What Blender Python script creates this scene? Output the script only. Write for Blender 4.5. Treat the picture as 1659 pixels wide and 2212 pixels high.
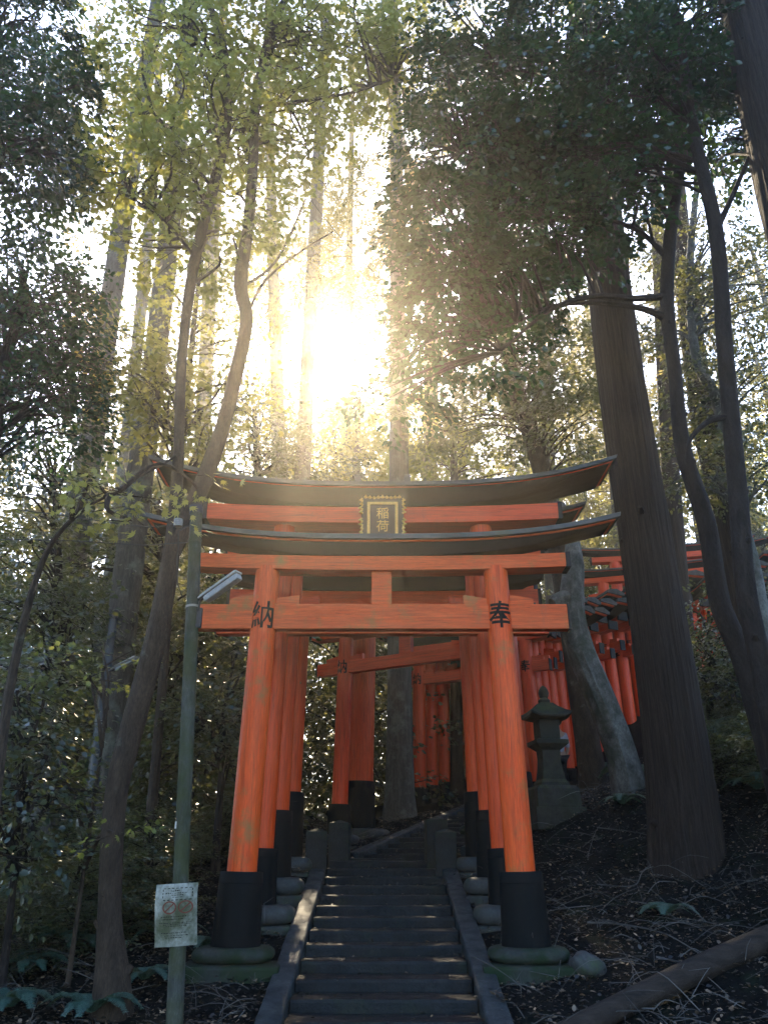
import bpy, bmesh, math, random
import numpy as np
from mathutils import Vector, Matrix, noise as mnoise

for _o in list(bpy.data.objects):
    bpy.data.objects.remove(_o)
SC = bpy.context.scene
COL = SC.collection
R = math.radians
RNG = np.random.default_rng(7)
random.seed(7)

# ------------------------------------------------------------------ camera, sky, sun, exposure
PITCH = R(24.0)
FPX = 1700.0                      # focal length in pixels of a 1659 x 2212 picture
CT, ST = math.cos(PITCH), math.sin(PITCH)
cam = bpy.data.cameras.new('camera')
cam.sensor_fit = 'VERTICAL'
cam.sensor_height = 36.0
cam.lens = FPX / 2212.0 * 36.0
cam.clip_end = 2000.0
camo = bpy.data.objects.new('camera', cam)
COL.objects.link(camo)
camo.location = (0, 0, 0)         # the eye is the origin of the world
camo.rotation_euler = (R(90) + PITCH, 0, 0)
SC.camera = camo


def ray(px, py):
    u = (px - 829.5) / FPX
    v = (1106.0 - py) / FPX
    return Vector((u, CT - v * ST, ST + v * CT))


def P(px, py, Y):
    """World point at distance Y ahead seen at that place of the photograph."""
    d = ray(px, py)
    return d * (Y / d.y)


def depth(p):
    return p[1] * CT + p[2] * ST


SUN_DIR = ray(712, 788).normalized()
SUN_EL = math.asin(SUN_DIR.z)
SUN_AZ = math.atan2(SUN_DIR.x, SUN_DIR.y)

SC.view_settings.view_transform = 'Standard'
SC.view_settings.look = 'None'
SC.view_settings.gamma = 1.0
SC.view_settings.use_curve_mapping = False
SC.view_settings.exposure = 2.55

W = bpy.data.worlds.new('World')
SC.world = W
W.use_nodes = True
nt = W.node_tree
nt.nodes.clear()
_out = nt.nodes.new('ShaderNodeOutputWorld')
_bg = nt.nodes.new('ShaderNodeBackground')
_sky = nt.nodes.new('ShaderNodeTexSky')
_sky.sky_type = 'NISHITA'
_sky.sun_disc = False
_sky.sun_elevation = SUN_EL
_sky.sun_rotation = SUN_AZ
_sky.air_density = 1.0
_sky.dust_density = 1.3
_sky.ozone_density = 4.0
nt.links.new(_sky.outputs[0], _bg.inputs[0])
_bg.inputs[1].default_value = 0.15
nt.links.new(_bg.outputs[0], _out.inputs[0])

sl = bpy.data.lights.new('sun', 'SUN')
sl.energy = 3.1
sl.angle = R(0.6)
sl.color = (1.0, 0.82, 0.56)
slo = bpy.data.objects.new('sun', sl)
COL.objects.link(slo)
slo.rotation_euler = SUN_DIR.to_track_quat('Z', 'Y').to_euler()
slo.location = SUN_DIR * 100

SC.render.engine = 'CYCLES'
SC.cycles.use_denoising = True
SC.cycles.max_bounces = 6
SC.cycles.diffuse_bounces = 3
SC.cycles.glossy_bounces = 2
SC.cycles.transmission_bounces = 3
SC.cycles.volume_bounces = 0
SC.cycles.use_adaptive_sampling = True
SC.cycles.adaptive_threshold = 0.02
SC.cycles.sample_clamp_indirect = 4.0


# ------------------------------------------------------------------ helpers: tags, meshes
def tag(o, label=None, cat=None, group=None, kind=None):
    if label: o['label'] = label
    if cat: o['category'] = cat
    if group: o['group'] = group
    if kind: o['kind'] = kind
    return o


def empty(name, loc=(0, 0, 0), rz=0.0, label=None, cat=None, group=None):
    o = bpy.data.objects.new(name, None)
    o.empty_display_size = 0.2
    o.location = loc
    o.rotation_euler = (0, 0, rz)
    COL.objects.link(o)
    return tag(o, label, cat, group)


def copy_tree(o, parent=None):
    c = o.copy()
    COL.objects.link(c)
    c.parent = parent
    for ch in [k for k in bpy.data.objects if k.parent == o]:
        copy_tree(ch, c)
    return c


class MB:
    """Collects shapes; build() links them as ONE mesh object."""

    def __init__(self):
        self.v, self.f, self.s = [], [], []

    def add(self, verts, faces, smooth=False):
        b = len(self.v)
        self.v += [tuple(p) for p in verts]
        self.f += [tuple(i + b for i in f) for f in faces]
        self.s += [smooth] * len(faces)
        return self

    def box(self, c, size, rot=None, taper=1.0):
        hx, hy, hz = size[0] / 2, size[1] / 2, size[2] / 2
        pts = []
        for sz in (-1, 1):
            t = taper if sz > 0 else 1.0
            for sx, sy in ((-1, -1), (1, -1), (1, 1), (-1, 1)):
                p = Vector((sx * hx * t, sy * hy * t, sz * hz))
                if rot is not None: p = rot @ p
                pts.append(p + Vector(c))
        self.add(pts, [(3, 2, 1, 0), (4, 5, 6, 7), (0, 1, 5, 4), (1, 2, 6, 5), (2, 3, 7, 6), (3, 0, 4, 7)])
        return self

    def tube(self, pts, radii, seg=8, cap=True, ridge=0.0, ridge_n=9, smooth=True, seed=0.0):
        pts = [Vector(p) for p in pts]
        n = len(pts)
        if not hasattr(radii, '__len__'): radii = [radii] * n
        rings = []
        ref = Vector((0, -1, 0))
        for i, p in enumerate(pts):
            t = (pts[min(i + 1, n - 1)] - pts[max(i - 1, 0)])
            if t.length < 1e-9: t = Vector((0, 0, 1))
            t.normalize()
            a = ref - t * ref.dot(t)
            if a.length < 0.05:
                a = Vector((1, 0, 0)) - t * t.x
            a.normalize()
            ref = a
            b = t.cross(a)
            ring = []
            for k in range(seg):
                th = 2 * math.pi * k / seg
                r = radii[i]
                if ridge:
                    nz = mnoise.noise(Vector((math.cos(th) * ridge_n * 0.35, math.sin(th) * ridge_n * 0.35, p.z * 0.35 + seed)))
                    n2 = mnoise.noise(Vector((math.cos(th) * ridge_n, math.sin(th) * ridge_n, p.z * 1.2 + seed)))
                    r = r * (1 + ridge * (nz * 1.2 + n2 * 0.8))
                ring.append(p + a * (math.cos(th) * r) + b * (math.sin(th) * r))
            rings.append(ring)
        verts = [q for ring in rings for q in ring]
        faces = []
        for i in range(n - 1):
            for k in range(seg):
                k2 = (k + 1) % seg
                faces.append((i * seg + k, i * seg + k2, (i + 1) * seg + k2, (i + 1) * seg + k))
        self.add(verts, faces, smooth)
        if cap:
            self.add([], [])
            b = len(self.v) - len(verts)
            self.f.append(tuple(b + k for k in reversed(range(seg)))); self.s.append(False)
            self.f.append(tuple(b + (n - 1) * seg + k for k in range(seg))); self.s.append(False)
        return self

    def lathe(self, prof, axis0, axis1, seg=32, smooth=True):
        """prof: (t along axis0..axis1 in metres, radius)."""
        a0 = Vector(axis0)
        d = (Vector(axis1) - a0).normalized()
        return self.tube_dir([(a0 + d * t, r) for t, r in prof], d, seg, smooth)

    def tube_dir(self, pr, d, seg, smooth):
        a = Vector((0, -1, 0)); a = (a - d * a.dot(d)).normalized(); b = d.cross(a)
        verts, faces = [], []
        for p, r in pr:
            for k in range(seg):
                th = 2 * math.pi * k / seg
                verts.append(p + a * math.cos(th) * r + b * math.sin(th) * r)
        for i in range(len(pr) - 1):
            for k in range(seg):
                k2 = (k + 1) % seg
                faces.append((i * seg + k, i * seg + k2, (i + 1) * seg + k2, (i + 1) * seg + k))
        self.add(verts, faces, smooth)
        b0 = len(self.v) - len(verts)
        self.f.append(tuple(b0 + k for k in reversed(range(seg)))); self.s.append(False)
        self.f.append(tuple(b0 + (len(pr) - 1) * seg + k for k in range(seg))); self.s.append(False)
        return self

    def sweep(self, prof, rise, power=2.6, N=36, smooth=False):
        """Section prof = [(y, z, half length)] swept along x, curving up to the ends."""
        m = len(prof)
        verts, faces = [], []
        for j in range(N + 1):
            t = -1 + 2 * j / N
            for (y, z, L) in prof:
                verts.append((t * L, y, z + rise * abs(t) ** power))
        for j in range(N):
            for k in range(m):
                k2 = (k + 1) % m
                faces.append((j * m + k, (j + 1) * m + k, (j + 1) * m + k2, j * m + k2))
        faces.append(tuple(range(m)))
        faces.append(tuple(N * m + k for k in reversed(range(m))))
        self.add(verts, faces, smooth)
        return self

    def build(self, name, mat, parent=None, bevel=0.0, loc=None, jitter=0.0):
        me = bpy.data.meshes.new(name)
        me.from_pydata(self.v, [], self.f)
        me.polygons.foreach_set('use_smooth', self.s)
        bm = bmesh.new(); bm.from_mesh(me)
        bmesh.ops.recalc_face_normals(bm, faces=bm.faces[:])
        if bevel:
            ed = [e for e in bm.edges if len(e.link_faces) == 2 and e.calc_face_angle(0) > 0.6]
            bmesh.ops.bevel(bm, geom=ed, offset=bevel, segments=2, affect='EDGES', profile=0.6, clamp_overlap=True)
        for e in bm.edges:
            if len(e.link_faces) == 2 and e.calc_face_angle(0) > 0.6: e.smooth = False
        if jitter:
            for v in bm.verts:
                n = mnoise.noise_vector(v.co * 3.1)
                v.co += n * jitter
        bm.to_mesh(me); bm.free()
        me.materials.append(mat)
        o = bpy.data.objects.new(name, me)
        COL.objects.link(o)
        if parent: o.parent = parent
        if loc is not None: o.location = loc
        return o


def np_mesh(name, V, F, mat, parent=None, smooth=False):
    """V (n,3), F (m,k) arrays -> one object."""
    V = np.ascontiguousarray(V, dtype=np.float32); F = np.ascontiguousarray(F, dtype=np.int32)
    me = bpy.data.meshes.new(name)
    me.vertices.add(len(V)); me.vertices.foreach_set('co', V.ravel())
    k = F.shape[1]
    me.loops.add(F.size); me.loops.foreach_set('vertex_index', F.ravel())
    me.polygons.add(len(F)); me.polygons.foreach_set('loop_start', np.arange(0, F.size, k, dtype=np.int32))
    me.polygons.foreach_set('loop_total', np.full(len(F), k, dtype=np.int32))
    if smooth: me.polygons.foreach_set('use_smooth', np.ones(len(F), dtype=bool))
    me.update(calc_edges=True)
    me.validate()
    me.materials.append(mat)
    o = bpy.data.objects.new(name, me)
    COL.objects.link(o)
    if parent: o.parent = parent
    return o


# ------------------------------------------------------------------ materials
def new_mat(name):
    m = bpy.data.materials.new(name)
    m.use_nodes = True
    t = m.node_tree
    t.nodes.clear()
    o = t.nodes.new('ShaderNodeOutputMaterial')
    return m, t, o


def coords(t, scale=(1, 1, 1), kind='Object'):
    tc = t.nodes.new('ShaderNodeTexCoord')
    mp = t.nodes.new('ShaderNodeMapping')
    mp.inputs['Scale'].default_value = scale
    t.links.new(tc.outputs[kind], mp.inputs[0])
    return mp.outputs[0]


def noise_n(t, vec, scale, detail=5, rough=0.6, dist=0.0):
    n = t.nodes.new('ShaderNodeTexNoise')
    n.inputs['Scale'].default_value = scale
    n.inputs['Detail'].default_value = detail
    n.inputs['Roughness'].default_value = rough
    n.inputs['Distortion'].default_value = dist
    t.links.new(vec, n.inputs['Vector'])
    return n.outputs['Fac']


def ramp(t, fac, stops):
    r = t.nodes.new('ShaderNodeValToRGB')
    e = r.color_ramp.elements
    while len(e) < len(stops): e.new(0.5)
    for q, (p, c) in zip(e, stops):
        q.position = p
        q.color = (c[0], c[1], c[2], 1) if hasattr(c, '__len__') else (c, c, c, 1)
    t.links.new(fac, r.inputs[0])
    return r.outputs[0]


def mix(t, fac, a, b, mode='MIX'):
    m = t.nodes.new('ShaderNodeMix')
    m.data_type = 'RGBA'
    m.blend_type = mode
    for sock, val in ((m.inputs[0], fac), (m.inputs[6], a), (m.inputs[7], b)):
        if hasattr(val, 'is_linked') or hasattr(val, 'links'):
            t.links.new(val, sock)
        elif hasattr(val, '__len__'):
            sock.default_value = (val[0], val[1], val[2], 1)
        else:
            sock.default_value = val
    return m.outputs[2]


def surface(name, c1, c2, scale=4.0, stretch=(1, 1, 1), rough=(0.5, 0.8), bump=0.3, bscale=None, bdist=0.01,
            fine=0.35, moss=None, moss_lo=0.52, spec=0.2, stain=None, stain_lo=0.6, up_moss=False, streak=None):
    m, t, o = new_mat(name)
    b = t.nodes.new('ShaderNodeBsdfPrincipled')
    v = coords(t, stretch)
    n1 = noise_n(t, v, scale, 6, 0.62, 0.3)
    n2 = noise_n(t, v, scale * 7, 4, 0.65)
    col = mix(t, ramp(t, n1, [(0.32, 0.0), (0.68, 1.0)]), c1, c2)
    shade = ramp(t, n2, [(0.25, 1 - fine), (0.75, 1 + fine * 0.3)])
    col = mix(t, 1.0, col, shade, 'MULTIPLY')
    v0 = coords(t)
    if stain:
        ns = noise_n(t, coords(t, (1.6, 1.6, 0.5)), 3.1, 6, 0.7, 0.4)
        col = mix(t, ramp(t, ns, [(stain_lo, 0.0), (stain_lo + 0.12, 0.85)]), col, stain)
    if streak:
        nk = noise_n(t, coords(t, streak), 1.0, 5, 0.7, 0.1)
        col = mix(t, ramp(t, nk, [(0.48, 0.0), (0.68, 0.42)]), col, stain)
        nk3 = noise_n(t, coords(t, [q * (2.6 if q > 1 else 1.1) for q in streak]), 1.0, 2, 0.5)
        col = mix(t, 1.0, col, ramp(t, nk3, [(0.488, 1.0), (0.5, 0.5), (0.512, 1.0)]), 'MULTIPLY')
        nk2 = noise_n(t, coords(t, [q * 3.3 for q in streak]), 1.0, 3, 0.6)
        col = mix(t, 1.0, col, ramp(t, nk2, [(0.32, 0.72), (0.5, 1.0)]), 'MULTIPLY')
    if moss:
        nm = noise_n(t, v0, 2.3, 7, 0.7)
        f = ramp(t, nm, [(moss_lo - 0.06, 0.0), (moss_lo + 0.1, 0.9)])
        if up_moss:
            g = t.nodes.new('ShaderNodeNewGeometry')
            s = t.nodes.new('ShaderNodeSeparateXYZ')
            t.links.new(g.outputs['Normal'], s.inputs[0])
            u = ramp(t, s.outputs[2], [(0.0, 0.25), (0.6, 1.0)])
            f = mix(t, 1.0, f, u, 'MULTIPLY')
        col = mix(t, f, col, moss)
    t.links.new(col, b.inputs['Base Color'])
    t.links.new(ramp(t, n1, [(0.3, rough[0]), (0.7, rough[1])]), b.inputs['Roughness'])
    b.inputs['Specular IOR Level'].default_value = spec
    if bump:
        bp = t.nodes.new('ShaderNodeBump')
        bp.inputs['Strength'].default_value = bump
        bp.inputs['Distance'].default_value = bdist
        nb = noise_n(t, v, bscale or scale * 5, 7, 0.7)
        t.links.new(nb, bp.inputs['Height'])
        t.links.new(bp.outputs[0], b.inputs['Normal'])
    t.links.new(b.outputs[0], o.inputs[0])
    return m


def leaf_mat(name, c_dark, c_light, trans, tw=0.45, rough=0.4, spec=0.5, pw=1.0):
    m, t, o = new_mat(name)
    g = t.nodes.new('ShaderNodeNewGeometry')
    rnd = g.outputs['Random Per Island']
    if pw != 1.0:
        pn = t.nodes.new('ShaderNodeMath'); pn.operation = 'POWER'; pn.inputs[1].default_value = pw
        t.links.new(rnd, pn.inputs[0]); rnd = pn.outputs[0]
    col = mix(t, rnd, c_dark, c_light)
    tr = mix(t, rnd, [x * 0.65 for x in trans], trans)
    b = t.nodes.new('ShaderNodeBsdfPrincipled')
    t.links.new(col, b.inputs['Base Color'])
    b.inputs['Roughness'].default_value = rough
    b.inputs['Specular IOR Level'].default_value = spec
    tl = t.nodes.new('ShaderNodeBsdfTranslucent')
    t.links.new(tr, tl.inputs[0])
    ms = t.nodes.new('ShaderNodeMixShader')
    ms.inputs[0].default_value = tw
    t.links.new(b.outputs[0], ms.inputs[1]); t.links.new(tl.outputs[0], ms.inputs[2])
    t.links.new(ms.outputs[0], o.inputs[0])
    return m


M = {}
M['red'] = surface('vermilion_paint', (0.69, 0.072, 0.009), (0.57, 0.053, 0.007), 2.2, (3, 3, 0.35), (0.38, 0.55), 0.25, 30, 0.004, 0.3, stain=(0.30, 0.045, 0.015), stain_lo=0.62, streak=(12, 12, 0.5))
M['red_old'] = surface('faded_vermilion_paint', (0.68, 0.105, 0.018), (0.56, 0.072, 0.012), 2.2, (0.4, 3, 3), (0.5, 0.7), 0.3, 24, 0.004, 0.4, moss=(0.20, 0.11, 0.03), moss_lo=0.6, stain=(0.34, 0.075, 0.03), stain_lo=0.62, streak=(0.5, 12, 14))
M['red_bright'] = surface('bright_vermilion_paint', (0.76, 0.070, 0.011), (0.66, 0.052, 0.009), 2.0, (3, 3, 0.35), (0.35, 0.5), 0.2, 30, 0.003, 0.22, stain=(0.42, 0.035, 0.010), stain_lo=0.66, streak=(12, 12, 0.4))
M['orange'] = surface('worn_vermilion_paint', (0.74, 0.088, 0.007), (0.60, 0.058, 0.006), 2.4, (3, 3, 0.4), (0.4, 0.6), 0.25, 30, 0.004, 0.35, moss=(0.20, 0.11, 0.03), moss_lo=0.6, stain=(0.36, 0.06, 0.016), stain_lo=0.6, streak=(14, 14, 0.45))
M['red_h'] = surface('vermilion_beam_paint', (0.69, 0.072, 0.009), (0.57, 0.053, 0.007), 2.2, (0.35, 3, 3), (0.34, 0.5), 0.25, 30, 0.004, 0.3, stain=(0.30, 0.045, 0.015), stain_lo=0.62, streak=(0.5, 12, 12))
M['red_bright_h'] = surface('bright_vermilion_beam_paint', (0.76, 0.075, 0.011), (0.66, 0.055, 0.009), 2.0, (0.35, 3, 3), (0.35, 0.5), 0.2, 30, 0.003, 0.22, stain=(0.42, 0.035, 0.010), stain_lo=0.66, streak=(0.4, 12, 12))
M['black'] = surface('black_lacquer', (0.002, 0.0035, 0.0045), (0.004, 0.006, 0.007), 3, (3, 3, 0.4), (0.5, 0.75), 0.4, 30, 0.006, 0.3, moss=(0.016, 0.015, 0.011), moss_lo=0.66, spec=0.06)
M['cap'] = surface('black_beam_paint', (0.009, 0.008, 0.008), (0.016, 0.013, 0.012), 3, (0.4, 3, 3), (0.55, 0.8), 0.3, 30, 0.004, 0.4, spec=0.2)
M['roof'] = surface('weathered_roof_board', (0.10, 0.088, 0.078), (0.065, 0.056, 0.05), 3, (0.5, 3, 3), (0.6, 0.85), 0.4, 24, 0.006, 0.4, moss=(0.06, 0.06, 0.03), moss_lo=0.6)
M['ink'] = surface('black_ink', (0.005, 0.005, 0.005), (0.008, 0.007, 0.007), 6, (1, 1, 1), (0.6, 0.8), 0.0, spec=0.1)
M['gold'] = surface('gilt_wood', (0.80, 0.46, 0.13), (0.62, 0.32, 0.08), 8, (1, 1, 1), (0.35, 0.55), 0.3, 60, 0.003, 0.35)
M['plaque'] = surface('dark_plaque_wood', (0.11, 0.058, 0.030), (0.08, 0.042, 0.024), 4, (3, 3, 0.5), (0.5, 0.7), 0.2, 30, 0.003)
M['stone'] = surface('granite', (0.062, 0.062, 0.058), (0.026, 0.027, 0.026), 4, (1, 1, 1), (0.5, 0.8), 0.5, 40, 0.008, 0.5, moss=(0.035, 0.05, 0.018), moss_lo=0.58)
M['mossy'] = surface('mossy_stone', (0.036, 0.038, 0.034), (0.016, 0.018, 0.015), 4, (1, 1, 1), (0.7, 0.9), 0.6, 36, 0.01, 0.5, moss=(0.007, 0.018, 0.005), moss_lo=0.46)
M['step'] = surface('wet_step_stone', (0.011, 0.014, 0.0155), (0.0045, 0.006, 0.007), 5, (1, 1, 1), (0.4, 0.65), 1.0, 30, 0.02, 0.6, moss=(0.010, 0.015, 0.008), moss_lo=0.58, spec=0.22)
M['kerb'] = surface('kerb_granite', (0.048, 0.060, 0.064), (0.018, 0.024, 0.027), 5, (1, 1, 1), (0.36, 0.62), 1.0, 60, 0.015, 0.7, moss=(0.014, 0.02, 0.010), moss_lo=0.6)
M['lantern'] = surface('lantern_stone', (0.032, 0.032, 0.027), (0.012, 0.0125, 0.011), 5, (1, 1, 1), (0.7, 0.9), 0.6, 40, 0.008, 0.5, moss=(0.035, 0.042, 0.012), moss_lo=0.5, up_moss=True)
M['bollard'] = surface('dark_mossy_granite', (0.026, 0.028, 0.027), (0.010, 0.011, 0.011), 5, (1, 1, 1), (0.6, 0.85), 0.8, 50, 0.01, 0.6, moss=(0.018, 0.024, 0.012), moss_lo=0.5)
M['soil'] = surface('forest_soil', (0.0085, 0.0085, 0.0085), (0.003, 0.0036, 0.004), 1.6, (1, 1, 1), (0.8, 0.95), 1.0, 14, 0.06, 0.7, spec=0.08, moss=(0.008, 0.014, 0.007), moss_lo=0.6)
M['cedar'] = surface('cedar_bark', (0.05, 0.032, 0.024), (0.014, 0.010, 0.008), 5, (7, 7, 0.22), (0.8, 0.95), 1.0, 9, 0.05, 0.75, spec=0.2, moss=(0.02, 0.022, 0.014), moss_lo=0.66)
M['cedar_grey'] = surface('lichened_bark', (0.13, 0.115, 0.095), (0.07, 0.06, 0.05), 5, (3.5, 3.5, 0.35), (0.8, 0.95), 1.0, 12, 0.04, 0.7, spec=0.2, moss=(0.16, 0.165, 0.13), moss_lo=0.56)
M['maple_bark'] = surface('maple_bark', (0.07, 0.045, 0.028), (0.03, 0.02, 0.014), 4, (2.4, 2.4, 0.7), (0.75, 0.95), 1.0, 14, 0.03, 0.75, spec=0.2, moss=(0.17, 0.17, 0.13), moss_lo=0.66)
M['dark_bark'] = surface('dark_bark', (0.026, 0.018, 0.014), (0.011, 0.008, 0.007), 4, (2.4, 2.4, 0.7), (0.75, 0.95), 1.0, 14, 0.03, 0.75, spec=0.2)
M['pale_bark'] = surface('blotched_bark', (0.17, 0.16, 0.138), (0.030, 0.029, 0.025), 5, (1, 1, 0.7), (0.7, 0.9), 0.8, 20, 0.015, 0.6, spec=0.25, moss=(0.03, 0.035, 0.022), moss_lo=0.54)
M['deadwood'] = surface('dead_wood', (0.04, 0.026, 0.018), (0.012, 0.009, 0.007), 4, (0.6, 3, 3), (0.7, 0.9), 0.9, 14, 0.02, 0.6, spec=0.25)
M['twig'] = surface('twig_bark', (0.12, 0.11, 0.10), (0.012, 0.011, 0.010), 0.9, (1, 1, 1), (0.7, 0.9), 0.0, spec=0.3)
M['litter'] = leaf_mat('dead_leaf', (0.009, 0.009, 0.0085), (0.34, 0.22, 0.13), (0.12, 0.07, 0.03), 0.2, 0.5, 0.5, 5.0)
M['pole'] = surface('mossy_pole', (0.082, 0.082, 0.068), (0.03, 0.032, 0.024), 6, (2, 2, 0.5), (0.6, 0.85), 0.7, 36, 0.01, 0.7, moss=(0.028, 0.034, 0.010), moss_lo=0.48)
M['steel'] = surface('grey_steel', (0.07, 0.075, 0.08), (0.04, 0.043, 0.046), 5, (2, 2, 0.5), (0.5, 0.7), 0.2, 30, 0.003, 0.3)
M['dark_steel'] = surface('dark_steel', (0.03, 0.03, 0.033), (0.02, 0.02, 0.022), 5, (1, 1, 1), (0.4, 0.6), 0.2)
M['lampcase'] = surface('lamp_casing', (0.34, 0.32, 0.28), (0.22, 0.20, 0.17), 5, (1, 1, 1), (0.4, 0.6), 0.15)
M['diffuser'] = surface('lamp_diffuser', (0.30, 0.29, 0.27), (0.22, 0.21, 0.20), 5, (1, 1, 1), (0.25, 0.4), 0.0)
M['porcelain'] = surface('porcelain', (0.42, 0.40, 0.36), (0.30, 0.28, 0.25), 6, (1, 1, 1), (0.2, 0.35), 0.0)
M['wire'] = surface('cable_rubber', (0.02, 0.019, 0.018), (0.03, 0.028, 0.026), 6, (1, 1, 1), (0.5, 0.7), 0.0)
M['signplate'] = surface('dirty_sign_plate', (0.36, 0.345, 0.29), (0.17, 0.165, 0.13), 7, (1, 1, 0.6), (0.45, 0.7), 0.15, 40, 0.003, 0.45, moss=(0.045, 0.05, 0.018), moss_lo=0.5)
M['signred'] = surface('faded_sign_red', (0.17, 0.03, 0.02), (0.11, 0.035, 0.018), 9, (1, 1, 1), (0.5, 0.7), 0.0)
M['shirt'] = surface('lilac_shirt', (0.42, 0.40, 0.46), (0.36, 0.34, 0.40), 8, (1, 1, 1), (0.8, 0.9), 0.2)
M['trousers'] = surface('dark_trousers', (0.016, 0.016, 0.02), (0.022, 0.022, 0.026), 8, (1, 1, 1), (0.8, 0.9), 0.2)
M['skin'] = surface('skin', (0.45, 0.27, 0.19), (0.42, 0.24, 0.17), 6, (1, 1, 1), (0.5, 0.6), 0.0)
M['hair'] = surface('black_hair', (0.012, 0.010, 0.009), (0.02, 0.016, 0.014), 20, (1, 1, 0.2), (0.4, 0.5), 0.3)

M['maple_leaf'] = leaf_mat('maple_leaf', (0.06, 0.085, 0.018), (0.11, 0.135, 0.025), (0.40, 0.38, 0.075), 0.52, 0.5)
M['maple_yellow'] = leaf_mat('yellowing_maple_leaf', (0.14, 0.13, 0.03), (0.22, 0.19, 0.04), (0.45, 0.40, 0.09), 0.5, 0.5)
M['evergreen_leaf'] = leaf_mat('glossy_evergreen_leaf', (0.005, 0.026, 0.015), (0.013, 0.050, 0.027), (0.08, 0.15, 0.025), 0.22, 0.24, 0.6)
M['hill_leaf'] = leaf_mat('understory_leaf', (0.012, 0.024, 0.016), (0.028, 0.046, 0.026), (0.26, 0.25, 0.06), 0.36, 0.28, 0.6)
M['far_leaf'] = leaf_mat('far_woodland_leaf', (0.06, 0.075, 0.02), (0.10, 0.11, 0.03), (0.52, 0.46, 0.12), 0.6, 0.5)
M['conifer_leaf'] = leaf_mat('cedar_foliage', (0.04, 0.055, 0.018), (0.085, 0.08, 0.03), (0.40, 0.33, 0.10), 0.52, 0.55)
M['fern_leaf'] = leaf_mat('fern_frond', (0.026, 0.066, 0.052), (0.06, 0.12, 0.095), (0.13, 0.19, 0.06), 0.35, 0.4)

# ------------------------------------------------------------------ the lie of the land
STEP_T, STEP_R = 0.47, 0.1063
Y0, Z0 = 13.6, 0.02               # top tread of the lower flight


def zs(y):
    return Z0 + (y - Y0) * (STEP_R / STEP_T) if y < Y0 else Z0 + (y - Y0) * 0.17


PATH2 = Vector((0.5, 0.866))      # heading of the upper flight
PC0 = Vector((0.19, 13.8))
ctrl = []
for yy in np.arange(3.0, 14.0, 1.0):
    for xx in (-1.4, -1.0, 1.0, 1.4):
        ctrl.append((xx, yy, zs(yy)))
for s_ in (1.0, 2.5, 4.0, 5.5):
    c_ = PC0 + PATH2 * s_
    for w_ in (-1.3, 0.0, 1.3):
        ctrl.append((c_.x + 0.866 * w_, c_.y - 0.5 * w_, 0.12 + s_ * 0.2))
ctrl += [(3.1, 7, -1.2), (4.0, 9.2, -0.5), (4.0, 11.5, 0.02), (2.75, 13.5, 0.88), (4.2, 14, 1.15), (5.5, 15.5, 1.9), (7.2, 15, 2.3),
         (12, 20, 5.2), (15, 30, 9.5), (22, 45, 11), (40, 60, 12), (6, 8, -0.2), (9, 11, 1.6), (8, 5, -0.4),
         (3.6, 18.6, 1.45), (4.6, 19.4, 1.8), (6.2, 19.8, 2.6), (8.2, 23.5, 5.2), (9.6, 26, 6.5), (11, 25, 6.6),
         (-2.6, 9.3, -1.0), (-4, 8, -1.25), (-3.2, 7, -1.35), (-5, 11, -0.75), (-7, 9, -1.0), (-6, 14, -0.1), (-3, 14, 0.0),
         (-3, 17, 0.7), (-9, 16, 0.2), (-6, 20, 1.0), (0, 24, 1.5), (-10, 24, 0.9), (4, 27, 2.8), (-4, 30, 1.0), (2, 36, 0.8), (-14, 34, 0.0),
         (0, 50, -3), (-25, 50, -4), (-30, 20, -1), (0, 0, -1.75), (-8, 0, -2), (8, 0, -1.3), (0, -20, -3), (-30, -20, -4), (30, -20, -1), (40, 20, 9),
         (0, 110, -14), (-100, 110, -16), (100, 110, 2), (-110, 0, -12), (110, 0, 12), (-100, -100, -12), (100, -100, -4)]
CP = np.array(ctrl, dtype=float)
_A = np.linalg.norm(CP[:, None, :2] - CP[None, :, :2], axis=2)
_n = len(CP)
_S = np.zeros((_n + 3, _n + 3))
_S[:_n, :_n] = -_A - np.eye(_n) * 0.02 * 0
_S[:_n, _n] = 1; _S[:_n, _n + 1:] = CP[:, :2]
_S[_n, :_n] = 1; _S[_n + 1:, :_n] = CP[:, :2].T
_w = np.linalg.lstsq(_S, np.concatenate([CP[:, 2], [0, 0, 0]]), rcond=None)[0]


def ground_np(X, Y):
    X = np.asarray(X, float); Y = np.asarray(Y, float)
    sh = X.shape
    q = np.stack([X.ravel(), Y.ravel()], 1)
    d = np.linalg.norm(q[:, None, :] - CP[None, :, :2], axis=2)
    return (-d @ _w[:_n] + _w[_n] + q @ _w[_n + 1:]).reshape(sh)


def ground(x, y):
    return float(ground_np(np.array([x]), np.array([y]))[0])


def in_path(x, y):
    if y < 14.2 and abs(x) < 0.98: return True
    s = (x - PC0.x) * PATH2.x + (y - PC0.y) * PATH2.y
    w = (x - PC0.x) * 0.866 - (y - PC0.y) * 0.5
    return -0.6 < s < 6.0 and abs(w) < 0.95


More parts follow.
